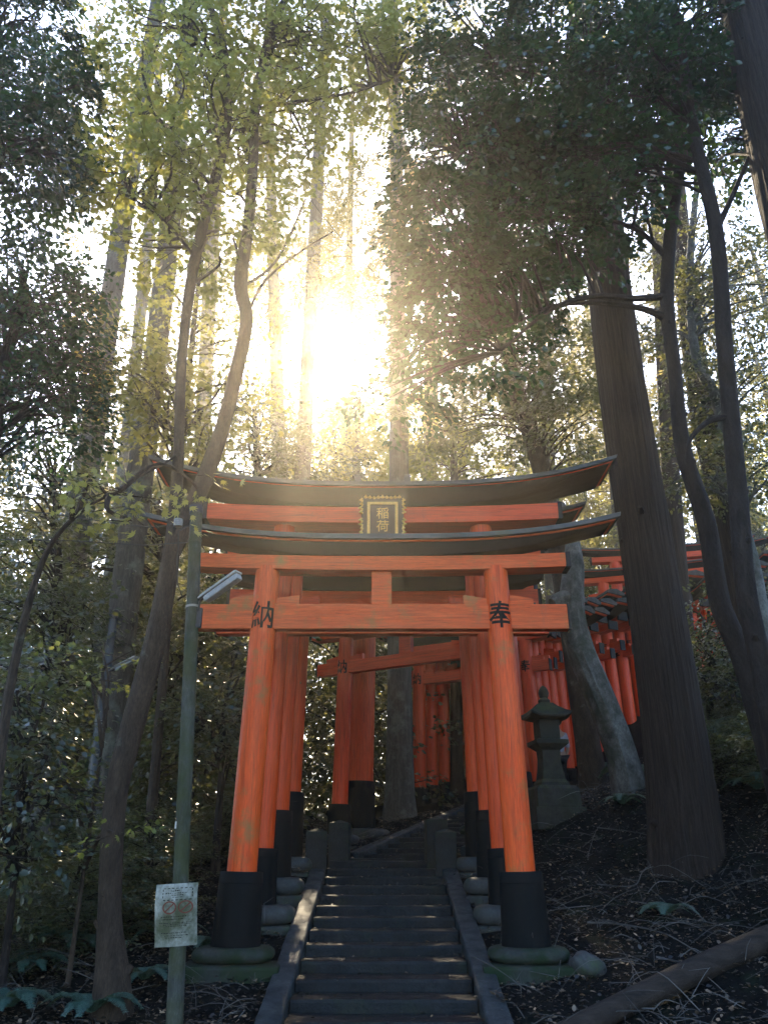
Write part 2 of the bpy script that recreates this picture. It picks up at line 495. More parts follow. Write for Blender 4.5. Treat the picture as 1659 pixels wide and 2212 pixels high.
def make_ground():
    def axis(fine, lo, hi, step, far):
        a = list(np.arange(lo, hi + 1e-6, step))
        s, x = step, hi
        while x < far:
            s *= 1.25; x += s; a.append(x)
        s, x = step, lo
        b = []
        while x > -far:
            s *= 1.25; x -= s; b.append(x)
        return np.array(b[::-1] + a)
    xs = axis(0, -7, 8, 0.11, 115)
    ys = axis(0, 5.5, 20, 0.11, 115)
    X, Y = np.meshgrid(xs, ys)
    Z = ground_np(X, Y)
    V = np.stack([X.ravel(), Y.ravel(), Z.ravel()], 1)
    for i in range(len(V)):
        x, y = V[i, 0], V[i, 1]
        near = max(0.0, 1 - max(abs(x) - 7, 0) / 8) * max(0.0, 1 - max(abs(y - 12) - 9, 0) / 10)
        if in_path(x, y):
            V[i, 2] -= 0.28
        else:
            e = min(1.0, max(0.0, (abs(x) - 0.98) / 0.5)) if y < 14 else 1.0
            n = mnoise.fractal(Vector((x * 0.9, y * 0.9, 0)), 0.9, 2.1, 5) * 0.09 + mnoise.noise(Vector((x * 5, y * 5, 3))) * 0.022
            V[i, 2] += n * (0.35 + 0.65 * near) * (0.3 + 0.7 * e) - 0.02
    nx, ny = len(xs), len(ys)
    idx = np.arange(nx * ny).reshape(ny, nx)
    F = np.stack([idx[:-1, :-1].ravel(), idx[:-1, 1:].ravel(), idx[1:, 1:].ravel(), idx[1:, :-1].ravel()], 1)
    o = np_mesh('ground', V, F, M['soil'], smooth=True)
    tag(o, kind='structure')
    return o


make_ground()


# ------------------------------------------------------------------ steps and kerbs
def rough_slab(mb, x0, x1, ya, yb, z1, th, seed, nx=60, frame=None):
    """A long stone with a worn, wavy front edge."""
    vs, fs = [], []
    for i in range(nx + 1):
        x = x0 + (x1 - x0) * i / nx
        w = mnoise.noise(Vector((x * 2.2, seed * 3.7, 0))) * 0.024 + mnoise.noise(Vector((x * 7, seed * 1.3, 5))) * 0.012 + mnoise.noise(Vector((x * 19, seed * 1.3, 5))) * 0.005
        h = mnoise.noise(Vector((x * 1.7, seed * 2.1, 9))) * 0.012 + mnoise.noise(Vector((x * 8, seed * 2.1, 2))) * 0.005
        sec = [(ya + w + 0.004, z1 - th), (ya + w, z1 - 0.03), (ya + w + 0.010, z1 - 0.006 + h), (ya + w + 0.035, z1 + h),
               ((ya + yb) / 2, z1 + h * 0.5 - 0.003), (yb, z1 - 0.002), (yb, z1 - th)]
        for (y, z) in sec:
            p = Vector((x, y, z))
            if frame is not None: p = frame(p)
            vs.append(p)
    m = 7
    for i in range(nx):
        for k in range(m):
            k2 = (k + 1) % m
            fs.append((i * m + k, (i + 1) * m + k, (i + 1) * m + k2, i * m + k2))
    fs.append(tuple(range(m))); fs.append(tuple(nx * m + k for k in reversed(range(m))))
    mb.add(vs, fs, False)


mb = MB()
for k in range(0, 22):
    ya = Y0 - k * STEP_T
    z = Z0 - k * STEP_R
    if ya < 3.4: break
    # two stones deep: a front stone and a narrow back one, with a crack between
    rough_slab(mb, -0.86, 0.86, ya, ya + 0.30, z, 0.22, k + 0.5)
    rough_slab(mb, -0.86, 0.86, ya + 0.306, ya + STEP_T + 0.12, z - 0.004, 0.2, k + 40.5)
rough_slab(mb, -0.84, 1.05, Y0 + 0.62, Y0 + 1.5, Z0 + 0.045, 0.25, 77.5)
rough_slab(mb, -0.86, 0.90, Y0 + 0.3, Y0 + 1.5, Z0 + 0.006, 0.25, 78.5)
# a flat paved landing in front of the bottom step and at the bend
mb.box((0, 0.4, zs(3.4) - 0.2), (1.72, 6.0, 0.2))
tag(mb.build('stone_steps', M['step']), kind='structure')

mb = MB()


def frame2(p):
    b = PC0 + PATH2 * p.y + Vector((0.866, -0.5)) * p.x
    return Vector((b.x, b.y, p.z))


for k in range(0, 12):
    s_ = 0.42 + k * 0.42
    rough_slab(mb, -0.86, 0.86, s_, s_ + 0.6, 0.13 + k * 0.095, 0.25, k + 90.5, frame=frame2)
tag(mb.build('upper_stone_steps', M['step']), kind='structure')


def kerb(name, pts, w, th):
    mb = MB()
    vs, fs = [], []
    side = []
    P3 = [Vector(p) for p in pts]
    # resample
    out = []
    for a, b in zip(P3[:-1], P3[1:]):
        n = max(2, int((b - a).length / 0.09))
        out += [a.lerp(b, i / n) for i in range(n)]
    out.append(P3[-1])
    L = 0
    for i, p in enumerate(out):
        d = out[min(i + 1, len(out) - 1)] - out[max(i - 1, 0)]
        d.z = 0; d.normalize()
        n = Vector((d.y, -d.x, 0))
        L = i * 0.09
        a = mnoise.noise(Vector((L * 1.9, w * 10, 1))) * 0.010 + mnoise.noise(Vector((L * 8, w, 4))) * 0.005
        c = mnoise.noise(Vector((L * 1.9, w * 10, 7))) * 0.010
        h = mnoise.noise(Vector((L * 5, w, 11))) * 0.005
        if abs((L + 0.3) % 1.45) < 0.05: h -= 0.014
        sec = [(-w / 2 + a, -th), (-w / 2 + a, -0.015), (-w / 2 + a + 0.015, h), (0, h + 0.003), (w / 2 + c - 0.015, h), (w / 2 + c, -0.015), (w / 2 + c, -th)]
        for (q, z) in sec:
            vs.append(p + n * q + Vector((0, 0, z)))
    m = 7
    for i in range(len(out) - 1):
        for k in range(m):
            k2 = (k + 1) % m
            fs.append((i * m + k, i * m + k2, (i + 1) * m + k2, (i + 1) * m + k))
    fs.append(tuple(range(m))); fs.append(tuple((len(out) - 1) * m + k for k in reversed(range(m))))
    mb.add(vs, fs, False)
    return tag(mb.build(name, M['kerb']), kind='structure')


for sx, nm in ((-1, 'kerb'), (1, 'kerb')):
    kerb(nm, [(sx * 0.985, yy, zs(yy) + 0.055) for yy in (3.2, 6, 9, 11.5, 13.0)], 0.22, 0.4)
kl = [frame2(Vector((-0.97, s_, 0.10 + s_ * 0.216))) for s_ in (0.25, 2.0, 3.5, 5.2)]
kerb('kerb', kl, 0.22, 0.45)
kr = [frame2(Vector((0.97, s_, 0.10 + s_ * 0.216))) for s_ in (0.6, 2.0, 3.5, 5.2)]
kerb('kerb', kr, 0.22, 0.45)


# ------------------------------------------------------------------ lettering
def glyph(ch, size, offset=0.0, extrude=0.002):
    cu = bpy.data.curves.new('glyph', 'FONT')
    cu.body = ch
    cu.size = size
    cu.align_x = 'CENTER'; cu.align_y = 'CENTER'
    cu.offset = offset
    cu.extrude = extrude
    cu.resolution_u = 3
    o = bpy.data.objects.new('glyph', cu)
    COL.objects.link(o)
    bpy.context.view_layer.update()
    dg = bpy.context.evaluated_depsgraph_get()
    me = bpy.data.meshes.new_from_object(o.evaluated_get(dg))
    bpy.data.objects.remove(o); bpy.data.curves.remove(cu)
    bm = bmesh.new(); bm.from_mesh(me); bpy.data.meshes.remove(me)
    if bm.verts:
        cx = (min(v.co.x for v in bm.verts) + max(v.co.x for v in bm.verts)) / 2
        cy = (min(v.co.y for v in bm.verts) + max(v.co.y for v in bm.verts)) / 2
        for v in bm.verts: v.co.x -= cx; v.co.y -= cy
    return bm


def glyph_obj(name, bm, mat, parent):
    me = bpy.data.meshes.new(name)
    bm.to_mesh(me); bm.free()
    me.materials.append(mat)
    o = bpy.data.objects.new(name, me)
    COL.objects.link(o); o.parent = parent
    return o


GLYPHS = {}


def pillar_glyph(ch, size, r, a0, a1, h, parent):
    """Lettering wrapped round the front of a pillar whose axis runs a0 -> a1; h = height of the character."""
    bm = glyph(ch, size * 1.05, size * 0.017, 0.0015)
    for i in range(-8, 9):
        bmesh.ops.bisect_plane(bm, geom=bm.verts[:] + bm.edges[:] + bm.faces[:], plane_co=(i * size / 16, 0, 0), plane_no=(1, 0, 0))
    a0, a1 = Vector(a0), Vector(a1)
    d = (a1 - a0) / (a1.z - a0.z)
    for v in bm.verts:
        th = v.co.x / r
        c = a0 + d * (h + v.co.y * 1.12)
        rr = r + 0.003 + v.co.z
        v.co = Vector((c.x + math.sin(th) * rr, c.y - math.cos(th) * rr, c.z))
    return glyph_obj('lettering', bm, M['ink'], parent)


# ------------------------------------------------------------------ torii gates
def torii(label, x, y, z, rot, sp, r, H, lean, bh, br, nz, nh, nhalf, sh=0.22, shalf=2.3, khalf=2.95, rise=0.27, kh=0.2,
          red='red', group=None, chars=True, csize=0.25, plaque=False, d=0.15, red_beam=None, red_top=None, strut=True, tie=True, base=True, ndepth=0.15, mg=1.0):
    root = empty('torii_gate', (x, y, z), rot, label, 'torii gate', group)
    rm = M[red]; red_beam = red_beam or {'red': 'red_h', 'red_bright': 'red_bright_h'}[red]; bmz = M[red_beam]; tm = M[red_top or red_beam]
    for s in (-1, 1):
        a0 = Vector((s * sp / 2, 0, 0)); a1 = Vector((s * (sp / 2 - lean), 0, H + 0.06))
        p = MB().lathe([(0.02, r * 1.02), (H * 0.5, r * 0.985), ((a1 - a0).length, r * 0.94)], a0, a1, 40).build('pillar', rm, root)
        if base:
            prof = [(0.0, br * 1.10), (bh * 0.3, br * 1.05), (bh * 0.84, br * 0.985), (bh * 0.845, br * 1.0), (bh * 0.985, br * 0.97), (bh, br * 0.95), (bh + 0.002, r * 0.9)]
            MB().lathe(prof, a0, a1, 40).build('base_sleeve', M['black'], p)
        if chars:
            h = nz + nh * 0.52
            rh = r * (1.02 - 0.08 * h / H)
            pillar_glyph('納' if s < 0 else '奉', csize, rh, a0, a1, h, p)
        if tie:
            # tapered wedges driven in on both sides above the tie beam
            px = a0.x + (a1.x - a0.x) * (nz + nh) / H
            for q in (-1, 1):
                L = 0.30 * mg; x0 = px + q * (r * 0.8); x1 = x0 + q * L
                hh = 0.125 * mg; zt = nz + nh + 0.002
                w = ndepth * 0.32
                b = MB()
                pts = [(x0, -w, zt), (x1, -w, zt), (x1, -w, zt + hh * (1.0 if q * s < 0 else 0.62)), (x0, -w, zt + hh * 0.62 if q * s < 0 else zt + hh)]
                pts += [(a_, w, c_) for (a_, _, c_) in pts]
                b.add(pts, [(0, 1, 2, 3), (7, 6, 5, 4), (0, 4, 5, 1), (1, 5, 6, 2), (2, 6, 7, 3), (3, 7, 4, 0)])
                b.build('wedge', bmz, root, 0.006)
    if tie:
        b = MB().box((0, 0, nz + nh / 2), (2 * nhalf, ndepth, nh))
        t = b.build('tie_beam', bmz, root, 0.012)
        for s in (-1, 1):
            MB().box((s * (nhalf + 0.012), 0, nz + nh / 2), (0.03, ndepth + 0.02, nh + 0.02)).build('end_cap', M['cap'], t, 0.004)
    if strut:
        MB().box((0, -0.01, (nz + nh + H) / 2), (0.25 * mg, ndepth * 0.9, H - nz - nh + 0.02)).build('strut', bmz, root, 0.01)
    # lintel (red) with black ends
    sl_ = MB().sweep([(-d, H, shalf), (d, H, shalf), (d, H + sh, shalf + 0.03), (-d, H + sh, shalf + 0.03)], rise * 0.16, 2.2).build('lintel', tm, root, 0.008)
    for s in (-1, 1):
        b = MB().box((s * (shalf + 0.035), 0, H + sh / 2 + rise * 0.16), (0.06, 2 * d + 0.02, sh + 0.015))
        b.build('end_cap', M['cap'], sl_, 0.005)
    # top lintel (black) flaring outwards and upwards
    zb = H + sh + 0.003
    kb = shalf + 0.10
    kt = khalf - 0.10
    zm = zb + kh
    prof = [(-d * 1.08, zb, kb), (d * 1.08, zb, kb), (d * 1.75, zm, kt), (-d * 1.75, zm, kt)]
    MB().sweep(prof, rise * 0.9, 2.8, 44).build('top_lintel', M['cap'], root, 0.006)
    # plank roof
    za = zm + 0.003
    hd = d * 1.4 + 0.11
    prof = [(-hd, za + 0.02, khalf), (hd, za + 0.02, khalf), (hd, za + 0.085, khalf + 0.02), (0, za + 0.15, khalf + 0.05), (-hd, za + 0.085, khalf + 0.02)]
    rf = MB().sweep(prof, rise, 2.8, 44).build('roof', M['roof'], root, 0.006)
    prof = [(-hd + 0.05, za + 0.0, khalf - 0.05), (hd - 0.05, za + 0.0, khalf - 0.05), (hd - 0.05, za + 0.017, khalf - 0.04), (-hd + 0.05, za + 0.017, khalf - 0.04)]
    MB().sweep(prof, rise * 0.97, 2.8, 44).build('soffit_board', bmz, rf)
    if plaque:
        zc = H - 0.02
        pl = MB()
        pl.box((0, 0, 0), (0.50, 0.05, 0.78))
        g = pl.build('plaque', M['plaque'], root, 0.01)
        g.location = (-0.0, -0.31, zc - 0.06)
        g.scale = (1.2, 1.0, 1.12)
        g.rotation_euler = (R(12), 0, 0)
        fr = MB()
        for q in (-1, 1):
            fr.box((q * 0.165, -0.034, 0.0), (0.034, 0.02, 0.58))
        fr.box((0, -0.0345, 0.292), (0.363, 0.021, 0.034)); fr.box((0, -0.0345, -0.292), (0.363, 0.021, 0.034))
        fr.build('gilt_border', M['gold'], g, 0.004)
        sc = MB()
        n = 0
        for q in (-1, 1):
            for i in range(15):
                zz = -0.36 + i * 0.052
                if i % 5 == 4: continue
                sc.tube([(q * 0.232, -0.03, zz), (q * (0.262 + 0.012 * math.sin(i * 1.9)), -0.035, zz + 0.02), (q * 0.240, -0.03, zz + 0.045)], [0.012, 0.021, 0.01], 8)
        for i in range(9):
            xx = -0.20 + i * 0.05
            sc.tube([(xx - 0.018, -0.03, 0.365), (xx, -0.036, 0.372 + 0.008 * math.cos(i * 1.6)), (xx + 0.018, -0.03, 0.365)], [0.012, 0.022, 0.012], 8)
        sc.build('carved_scroll', M['gold'], g)
        for ch, zz in (('稲', 0.165), ('荷', 0.0)):
            bm = glyph(ch, 0.155, 0.0006, 0.004)
            for v in bm.verts: v.co = Vector((v.co.x, -0.031 - v.co.z, v.co.y + zz))
            glyph_obj('lettering', bm, M['gold'], g)
        for q in (-1, 1):
            MB().box((q * 0.36, -hd * 0.6, za + 0.13), (0.09, 0.09, 0.24)).box((q * 0.36, -hd * 0.6, za + 0.26), (0.10, 0.10, 0.022), taper=0.6).build('roof_peg', M['roof'], root, 0.005)
    return root


def plinth(x, y, z, rot, rx, ry, h, label, slab=True, group=None, mat='stone', slab_mat='stone', lw=1.25, sh=0.3):
    """Rounded foundation stone (z = its top) on a squared slab."""
    root = empty('foundation_stone', (x, y, z - h - sh), rot, label, 'foundation stone', group)
    b = MB()
    N, Mr = 28, 9
    vs, fs = [], []
    for j in range(Mr + 1):
        t = j / Mr
        a = (t - 0.5) * math.pi
        cz = h / 2 + math.sin(a) * h / 2
        k = (abs(math.cos(a)) ** 0.55) * 0.42 + 0.58
        if j == Mr: k *= 0.9
        for i in range(N):
            th = 2 * math.pi * i / N
            ex = 0.7
            cx = math.copysign(abs(math.cos(th)) ** ex, math.cos(th)); cy = math.copysign(abs(math.sin(th)) ** ex, math.sin(th))
            n = 1 + 0.05 * mnoise.noise(Vector((cx * 1.5 + x, cy * 1.5 + y, t * 2)))
            vs.append((cx * rx * k * n, cy * ry * k * n, sh + cz))
    for j in range(Mr):
        for i in range(N):
            i2 = (i + 1) % N
            fs.append((j * N + i, j * N + i2, (j + 1) * N + i2, (j + 1) * N + i))
    b.add(vs, fs, True)
    b.f.append(tuple(Mr * N + i for i in range(N))); b.s.append(False)
    b.f.append(tuple(i for i in reversed(range(N)))); b.s.append(False)
    b.build('rounded_stone', M[mat], root)
    if slab:
        s = MB()
        nx = 8
        s.box((0, 0, sh / 2 - 0.1), (rx * 2 * lw, ry * 2 * lw, sh + 0.2))
        ob = s.build('slab', M[slab_mat], root, 0.03, jitter=0.012)
    return root


# gate 1, the weathered one in front
T1Y = 9.3
torii('front weathered red torii gate with a centre strut and black characters on both pillars', -0.03, T1Y, -0.79, 0, 3.02, 0.158, 4.09, 0.09, 0.70, 0.235,
      3.36, 0.31, 2.26, 0.185, 2.28, 2.98, 0.30, 0.145, d=0.13, red='orange', red_beam='red_old', csize=0.30)
for s in (-1, 1):
    plinth(-0.03 + s * 1.52, T1Y, -0.79, 0, 0.42, 0.36, 0.15,
           'mossy rounded stone under the front left gate pillar' if s < 0 else 'mossy rounded stone under the front right gate pillar',
           mat='mossy', slab_mat='mossy', lw=1.22, sh=0.3)
# gate 2, taller, with the gilt plaque
T2Y = 10.6
torii('tall torii gate with a gilt plaque, second in the row behind the front gate', -0.02, T2Y, -0.46, 0, 3.05, 0.165, 4.90, 0.10, 0.62, 0.225,
      3.32, 0.28, 2.28, 0.25, 2.52, 3.40, 0.44, 0.22, d=0.25, red='red', chars=False, plaque=True, strut=False, ndepth=0.16)
# gates 3 and 4
T3Y, T4Y = 11.7, 13.0
torii('third red torii gate on the stairs, its roof showing between the first two gates', 0.0, T3Y, -0.18, 0, 3.0, 0.165, 4.55, 0.08, 0.84, 0.225,
      3.55, 0.27, 2.3, 0.24, 2.45, 3.2, 0.34, 0.22, red='red', chars=False, strut=False)
torii('fourth red torii gate on the stairs, beside the stone bollards', 0.0, T4Y, 0.08, 0, 2.95, 0.165, 3.80, 0.06, 0.92, 0.225,
      3.30, 0.22, 2.2, 0.36, 2.62, 2.95, 0.25, 0.28, red='red', chars=False, strut=False, tie=False)
for (ty, tz, nm) in ((T2Y, -0.46, 'second'), (T3Y, -0.18, 'third'), (T4Y, 0.08, 'fourth')):
    for s in (-1, 1):
        plinth(s * 1.5, ty, tz, 0, 0.43, 0.34, 0.22, 'grey rounded stone under the %s pillar of the %s gate on the stairs' % ('left' if s < 0 else 'right', nm), lw=1.02, sh=0.3)

# gate 5 where the path bends, gate 6 the big one, gate 7 and on: the tunnel climbing to the right
torii('bright torii gate across the bend of the stairs, turned to the right', 0.43, 14.78, 0.46, R(-30), 2.9, 0.15, 3.62, 0.08, 0.52, 0.21,
      2.93, 0.24, 2.0, 0.22, 2.1, 2.7, 0.25, 0.17, red='red_bright', csize=0.24)
torii('big torii gate with a thick dark based pillar behind the bright gate at the bend', 0.93, 15.67, 0.6, R(-30), 3.3, 0.27, 5.0, 0.10, 0.87, 0.31,
      4.15, 0.28, 2.3, 0.26, 2.5, 3.0, 0.28, 0.2, red='red', chars=False, strut=False)
plinth(0.43 - 1.45 * 0.866, 14.78 + 0.72, 0.46, R(-30), 0.36, 0.32, 0.2, 'rounded stone under the left pillar of the bright gate at the bend', sh=0.2)
plinth(0.93 - 1.65 * 0.866, 15.67 + 0.82, 0.60, R(-30), 0.62, 0.46, 0.26, 'wide rounded stone under the thick pillar at the bend', sh=0.2)
c7 = Vector((2.14, 19.25))
hd_ = 30.0
zc7 = 1.08
tun = None
TUN = []
pos = c7.copy()
names = ['first', 'second', 'third', 'fourth', 'fifth', 'sixth', 'seventh', 'eighth', 'ninth', 'tenth', 'eleventh', 'twelfth', 'thirteenth', 'fourteenth', 'fifteenth', 'sixteenth', 'seventeenth', 'eighteenth', 'nineteenth', 'twentieth']
gt = 'close set torii gates climbing to the right'
for k in range(20):
    lab = '%s gate of the close set torii tunnel climbing to the right past the stone lantern' % names[k]
    if k == 0:
        g = torii(lab, pos.x, pos.y, zc7, R(-hd_), 3.0, 0.168, 3.75, 0.07, 0.56, 0.21, 3.02, 0.25, 2.0, 0.22, 2.1, 2.7, 0.22, 0.17, red='red_bright', group=gt, csize=0.25)
        tun = g
    else:
        g = copy_tree(tun)
        g['label'] = lab
        g.location = (pos.x, pos.y, zc7)
        g.rotation_euler = (0, 0, R(-hd_))
        s_ = 0.96 + 0.09 * ((k * 7) % 5) / 4
        g.scale = (1, 1, s_)
    TUN.append((pos.x, pos.y, zc7))
    a = R(hd_)
    step = 0.54
    pos = pos + Vector((math.sin(a), math.cos(a))) * step
    zc7 += 0.095 + 0.005 * k
    hd_ = min(76, hd_ + 3.8)
plinth(2.14 - 1.5 * 0.866, 20.0, 1.08, R(-30), 0.5, 0.4, 0.22, 'long rounded stone beside the kerb under the tunnel gate pillar', sh=0.2)
# gates far up the slope on the right
for k, (px, yy, zz, ro, lab) in enumerate(((1445, 26.0, 6.35, -12, 'distant torii gate high on the right slope seen past the big cedar'),
                                           (1490, 27.4, 6.9, -20, 'distant torii gate just behind the high right one'),
                                           (1420, 24.6, 5.3, -18, 'distant torii gate just below the high right one'))):
    g = copy_tree(tun)
    g['label'] = lab
    g['group'] = 'distant torii gates on the slope'
    g.location = (P(px, 1300, yy).x, yy, zz)
    g.rotation_euler = (0, 0, R(ro))
    g.scale = (1.15, 1, 0.86 if k else 0.9)


# ------------------------------------------------------------------ stone bollards
def bollard(px, ptop, Y, w, hgt, rot, label):
    p = P(px, ptop, Y)
    o = MB().box((0, 0, hgt / 2), (w, w, hgt)).build('bollard', M['bollard'], None, 0.012, jitter=0.006)
    me = o.data
    bm = bmesh.new(); bm.from_mesh(me)
    b = bmesh.new()
    bm.free()
    root = empty('stone_bollard', (p.x, Y, p.z - hgt - 0.05), rot, label, 'bollard', 'stone bollards at the bend of the stairs')
    o.name = 'post'; o.parent = root
    MB().add([(-w / 2 + .01, -w / 2 + .01, hgt + 0.0005), (w / 2 - .01, -w / 2 + .01, hgt + 0.0005), (w / 2 - .01, w / 2 - .01, hgt + 0.0005), (-w / 2 + .01, w / 2 - .01, hgt + 0.0005), (0, 0, hgt + 0.05)],
             [(0, 1, 4), (1, 2, 4), (2, 3, 4), (3, 0, 4), (3, 2, 1, 0)]).build('pyramid_cap', M['bollard'], root)
    return root


bollard(685, 1789, 13.05, 0.32, 0.80, R(3), 'dark square stone bollard at the left edge of the stairs, nearer of its pair')
bollard(735, 1771, 14.0, 0.33, 0.80, R(-4), 'mottled square stone bollard at the left of the stairs, farther of its pair')
bollard(961, 1790, 13.05, 0.32, 0.80, R(-3), 'dark square stone bollard at the right edge of the stairs, nearer of its pair')
bollard(940, 1764, 13.75, 0.34, 0.80, R(5), 'square stone bollard at the right of the stairs, partly behind the nearer one')


# ------------------------------------------------------------------ stone lantern
def loft_square(mb, secs, lift=0.0, n=6):
    """secs: (z, half side, corner lift). Rings of a square with n points a side."""
    rings = []
    for (z, h, cl) in secs:
        ring = []
        for side in range(4):
            for i in range(n):
                t = -1 + 2 * i / n
                x, y = [(t, -1), (1, t), (-t, 1), (-1, -t)][side]
                ring.append((x * h, y * h, z + cl * (abs(x * y)) ** 3))
        rings.append(ring)
    m = 4 * n
    v = [p for r_ in rings for p in r_]
    f = []
    for j in range(len(rings) - 1):
        for k in range(m):
            k2 = (k + 1) % m
            f.append((j * m + k, j * m + k2, (j + 1) * m + k2, (j + 1) * m + k))
    f.append(tuple(reversed(range(m)))); f.append(tuple((len(rings) - 1) * m + k for k in range(m)))
    mb.add(v, f, False)


lp = P(1190, 1700, 13.4)
lan = empty('stone_lantern', (lp.x, 13.4, lp.z - 0.565), R(8), 'mossy stone lantern with a round finial standing on a slab pedestal by the gates', 'stone lantern')
b = MB(); loft_square(b, [(-0.1, 0.52, 0), (0.28, 0.52, 0)]); loft_square(b, [(0.283, 0.46, 0), (0.60, 0.44, 0), (0.66, 0.38, 0)])
b.build('pedestal', M['lantern'], lan, 0.012)
b = MB(); loft_square(b, [(0.663, 0.30, 0), (0.72, 0.285, 0), (0.78, 0.235, 0), (0.95, 0.205, 0), (1.15, 0.188, 0), (1.30, 0.195, 0)])
b.build('shaft', M['lantern'], lan)
b = MB(); loft_square(b, [(1.303, 0.20, 0), (1.38, 0.30, 0), (1.41, 0.34, 0), (1.48, 0.34, 0), (1.50, 0.24, 0)])
b.build('platform', M['lantern'], lan)
b = MB(); loft_square(b, [(1.503, 0.215, 0), (1.86, 0.215, 0)])
fb = b.build('fire_box', M['lantern'], lan, 0.01)
MB().lathe([(0, 0.07), (0.01, 0.07), (0.012, 0.055), (0.02, 0.05)], (0, -0.214, 1.68), (0, -0.24, 1.68), 24).build('dark_hole_disc', M['black'], fb)  # raised black disc, painting the shaded inside of a round opening
b = MB(); loft_square(b, [(1.863, 0.23, 0), (1.885, 0.43, 0.07), (1.92, 0.44, 0.08), (2.0, 0.33, 0.045), (2.10, 0.22, 0.02), (2.19, 0.14, 0)])
b.build('roof', M['lantern'], lan)
b = MB(); b.lathe([(0, 0.12), (0.05, 0.13), (0.08, 0.10), (0.10, 0.08), (0.13, 0.10), (0.20, 0.115), (0.26, 0.10), (0.31, 0.06), (0.345, 0.012)], (0, 0, 2.192), (0, 0, 3), 24)
b.build('finial', M['lantern'], lan)
lan.scale = (0.78, 0.78, 0.865)


# ------------------------------------------------------------------ trunks and leaves
def smooth_path(pts, rad, n):
    """Catmull-Rom through pts with radii."""
    pts = [Vector(p) for p in pts]
    out, ro = [], []
    m = len(pts)
    for i in range(m - 1):
        p0, p1, p2, p3 = pts[max(i - 1, 0)], pts[i], pts[i + 1], pts[min(i + 2, m - 1)]
        for k in range(n):
            t = k / n
            out.append(0.5 * ((2 * p1) + (p2 - p0) * t + (2 * p0 - 5 * p1 + 4 * p2 - p3) * t * t + (3 * p1 - p0 - 3 * p2 + p3) * t ** 3))
            ro.append(rad[i] + (rad[i + 1] - rad[i]) * t)
    out.append(pts[-1]); ro.append(rad[-1])
    return out, ro


OVAL = np.array([(0, 0, 0), (-0.30, 0.30, 0.07), (0.30, 0.30, 0.07), (0, 0.5, 0), (-0.26, 0.68, 0.05), (0.26, 0.68, 0.05), (0, 1.0, -0.06)])
OVAL_F = np.array([(0, 3, 1), (0, 2, 3), (1, 3, 4), (3, 2, 5), (4, 3, 6), (3, 5, 6)])
_ml = [(0, 0)]
for i_, (ang, ln) in enumerate(((-125, 0.42), (-72, 0.78), (-34, 0.92), (0, 1.0), (34, 0.92), (72, 0.78), (125, 0.42))):
    if i_: _ml.append((math.sin(R((ang + prev) / 2)) * 0.30, math.cos(R((ang + prev) / 2)) * 0.30 + 0.28))
    _ml.append((math.sin(R(ang)) * ln * 0.75, math.cos(R(ang)) * ln * 0.75 + 0.28)); prev = ang
MAPLE = np.array([(0, 0.28, 0)] + [(x_, y_, -0.10 * (x_ * x_ + (y_ - 0.28) ** 2)) for x_, y_ in _ml])
MAPLE_F = np.array([(0, i_, i_ + 1) for i_ in range(1, len(_ml))] + [(0, len(_ml), 1)])
BLADE = np.array([(0, 0, 0), (-0.17, 0.5, 0.02), (0.17, 0.5, 0.02), (0, 1.0, -0.05)])
BLADE_F = np.array([(0, 2, 1), (1, 2, 3)])
TEMPL = {'oval': (OVAL, OVAL_F), 'maple': (MAPLE, MAPLE_F), 'blade': (BLADE, BLADE_F)}


def unit(a):
    return a / np.maximum(np.linalg.norm(a, axis=-1, keepdims=True), 1e-9)


def leaf_arrays(kind, pos, dirs, nrm, size):
    T, F = TEMPL[kind]
    d = unit(dirs)
    s = unit(np.cross(d, nrm)); n = np.cross(s, d)
    sz = np.asarray(size)[:, None, None]
    V = pos[:, None, :] + sz * (T[None, :, 0:1] * s[:, None, :] + T[None, :, 1:2] * d[:, None, :] + T[None, :, 2:3] * n[:, None, :])
    k = len(T)
    FF = F[None] + (np.arange(len(pos)) * k)[:, None, None]
    return V.reshape(-1, 3), FF.reshape(-1, 3)


def sprays(centers, outward, kind, leaf, length, per, rng, droop=0.25, flat=0.75, wob=0.35):
    """Leafy twigs: each centre gets a twig with side twigs; leaves lie roughly flat along them."""
    n = len(centers)
    out = unit(outward + rng.normal(0, wob, (n, 3)) * np.array([1, 1, 0.5]))
    out[:, 2] -= droop * rng.random(n)
    out = unit(out)
    up = unit(np.array([[0, 0, 1.0]]) + rng.normal(0, 0.25, (n, 3)))
    side = unit(np.cross(out, up))
    nr = np.cross(side, out)
    L = length * rng.uniform(0.6, 1.25, n)
    t = rng.random((n, per)) ** 0.8
    w = (rng.random((n, per)) * 2 - 1) * 0.62 * (1.1 - 0.75 * t)
    pos = centers[:, None, :] + out[:, None, :] * (L[:, None] * t)[..., None] + side[:, None, :] * (L[:, None] * w)[..., None]
    pos += nr[:, None, :] * (rng.normal(0, 0.08, (n, per)) * L[:, None])[..., None]
    pos[..., 2] -= (L[:, None] * t * t) * droop * 0.7
    dr = out[:, None, :] * (0.55 + 0.5 * rng.random((n, per)))[..., None] + side[:, None, :] * (np.sign(w) * (0.5 + rng.random((n, per)) * 0.6))[..., None] + rng.normal(0, 0.22, (n, per, 3))
    dr[..., 2] -= 0.25
    nn = nr[:, None, :] * flat + rng.normal(0, 0.42, (n, per, 3))
    sz = leaf * rng.uniform(0.6, 1.2, (n, per))
    return leaf_arrays(kind, pos.reshape(-1, 3), dr.reshape(-1, 3), nn.reshape(-1, 3), sz.ravel()), out, L


def blob_points(c, rad, n, rng, shell=0.5):
    d = unit(rng.normal(0, 1, (n, 3)))
    r = (rng.random(n) ** (1 / 3.0)) * (1 - shell) + shell * rng.random(n) ** 0.25
    return np.asarray(c) + d * r[:, None] * np.asarray(rad), d


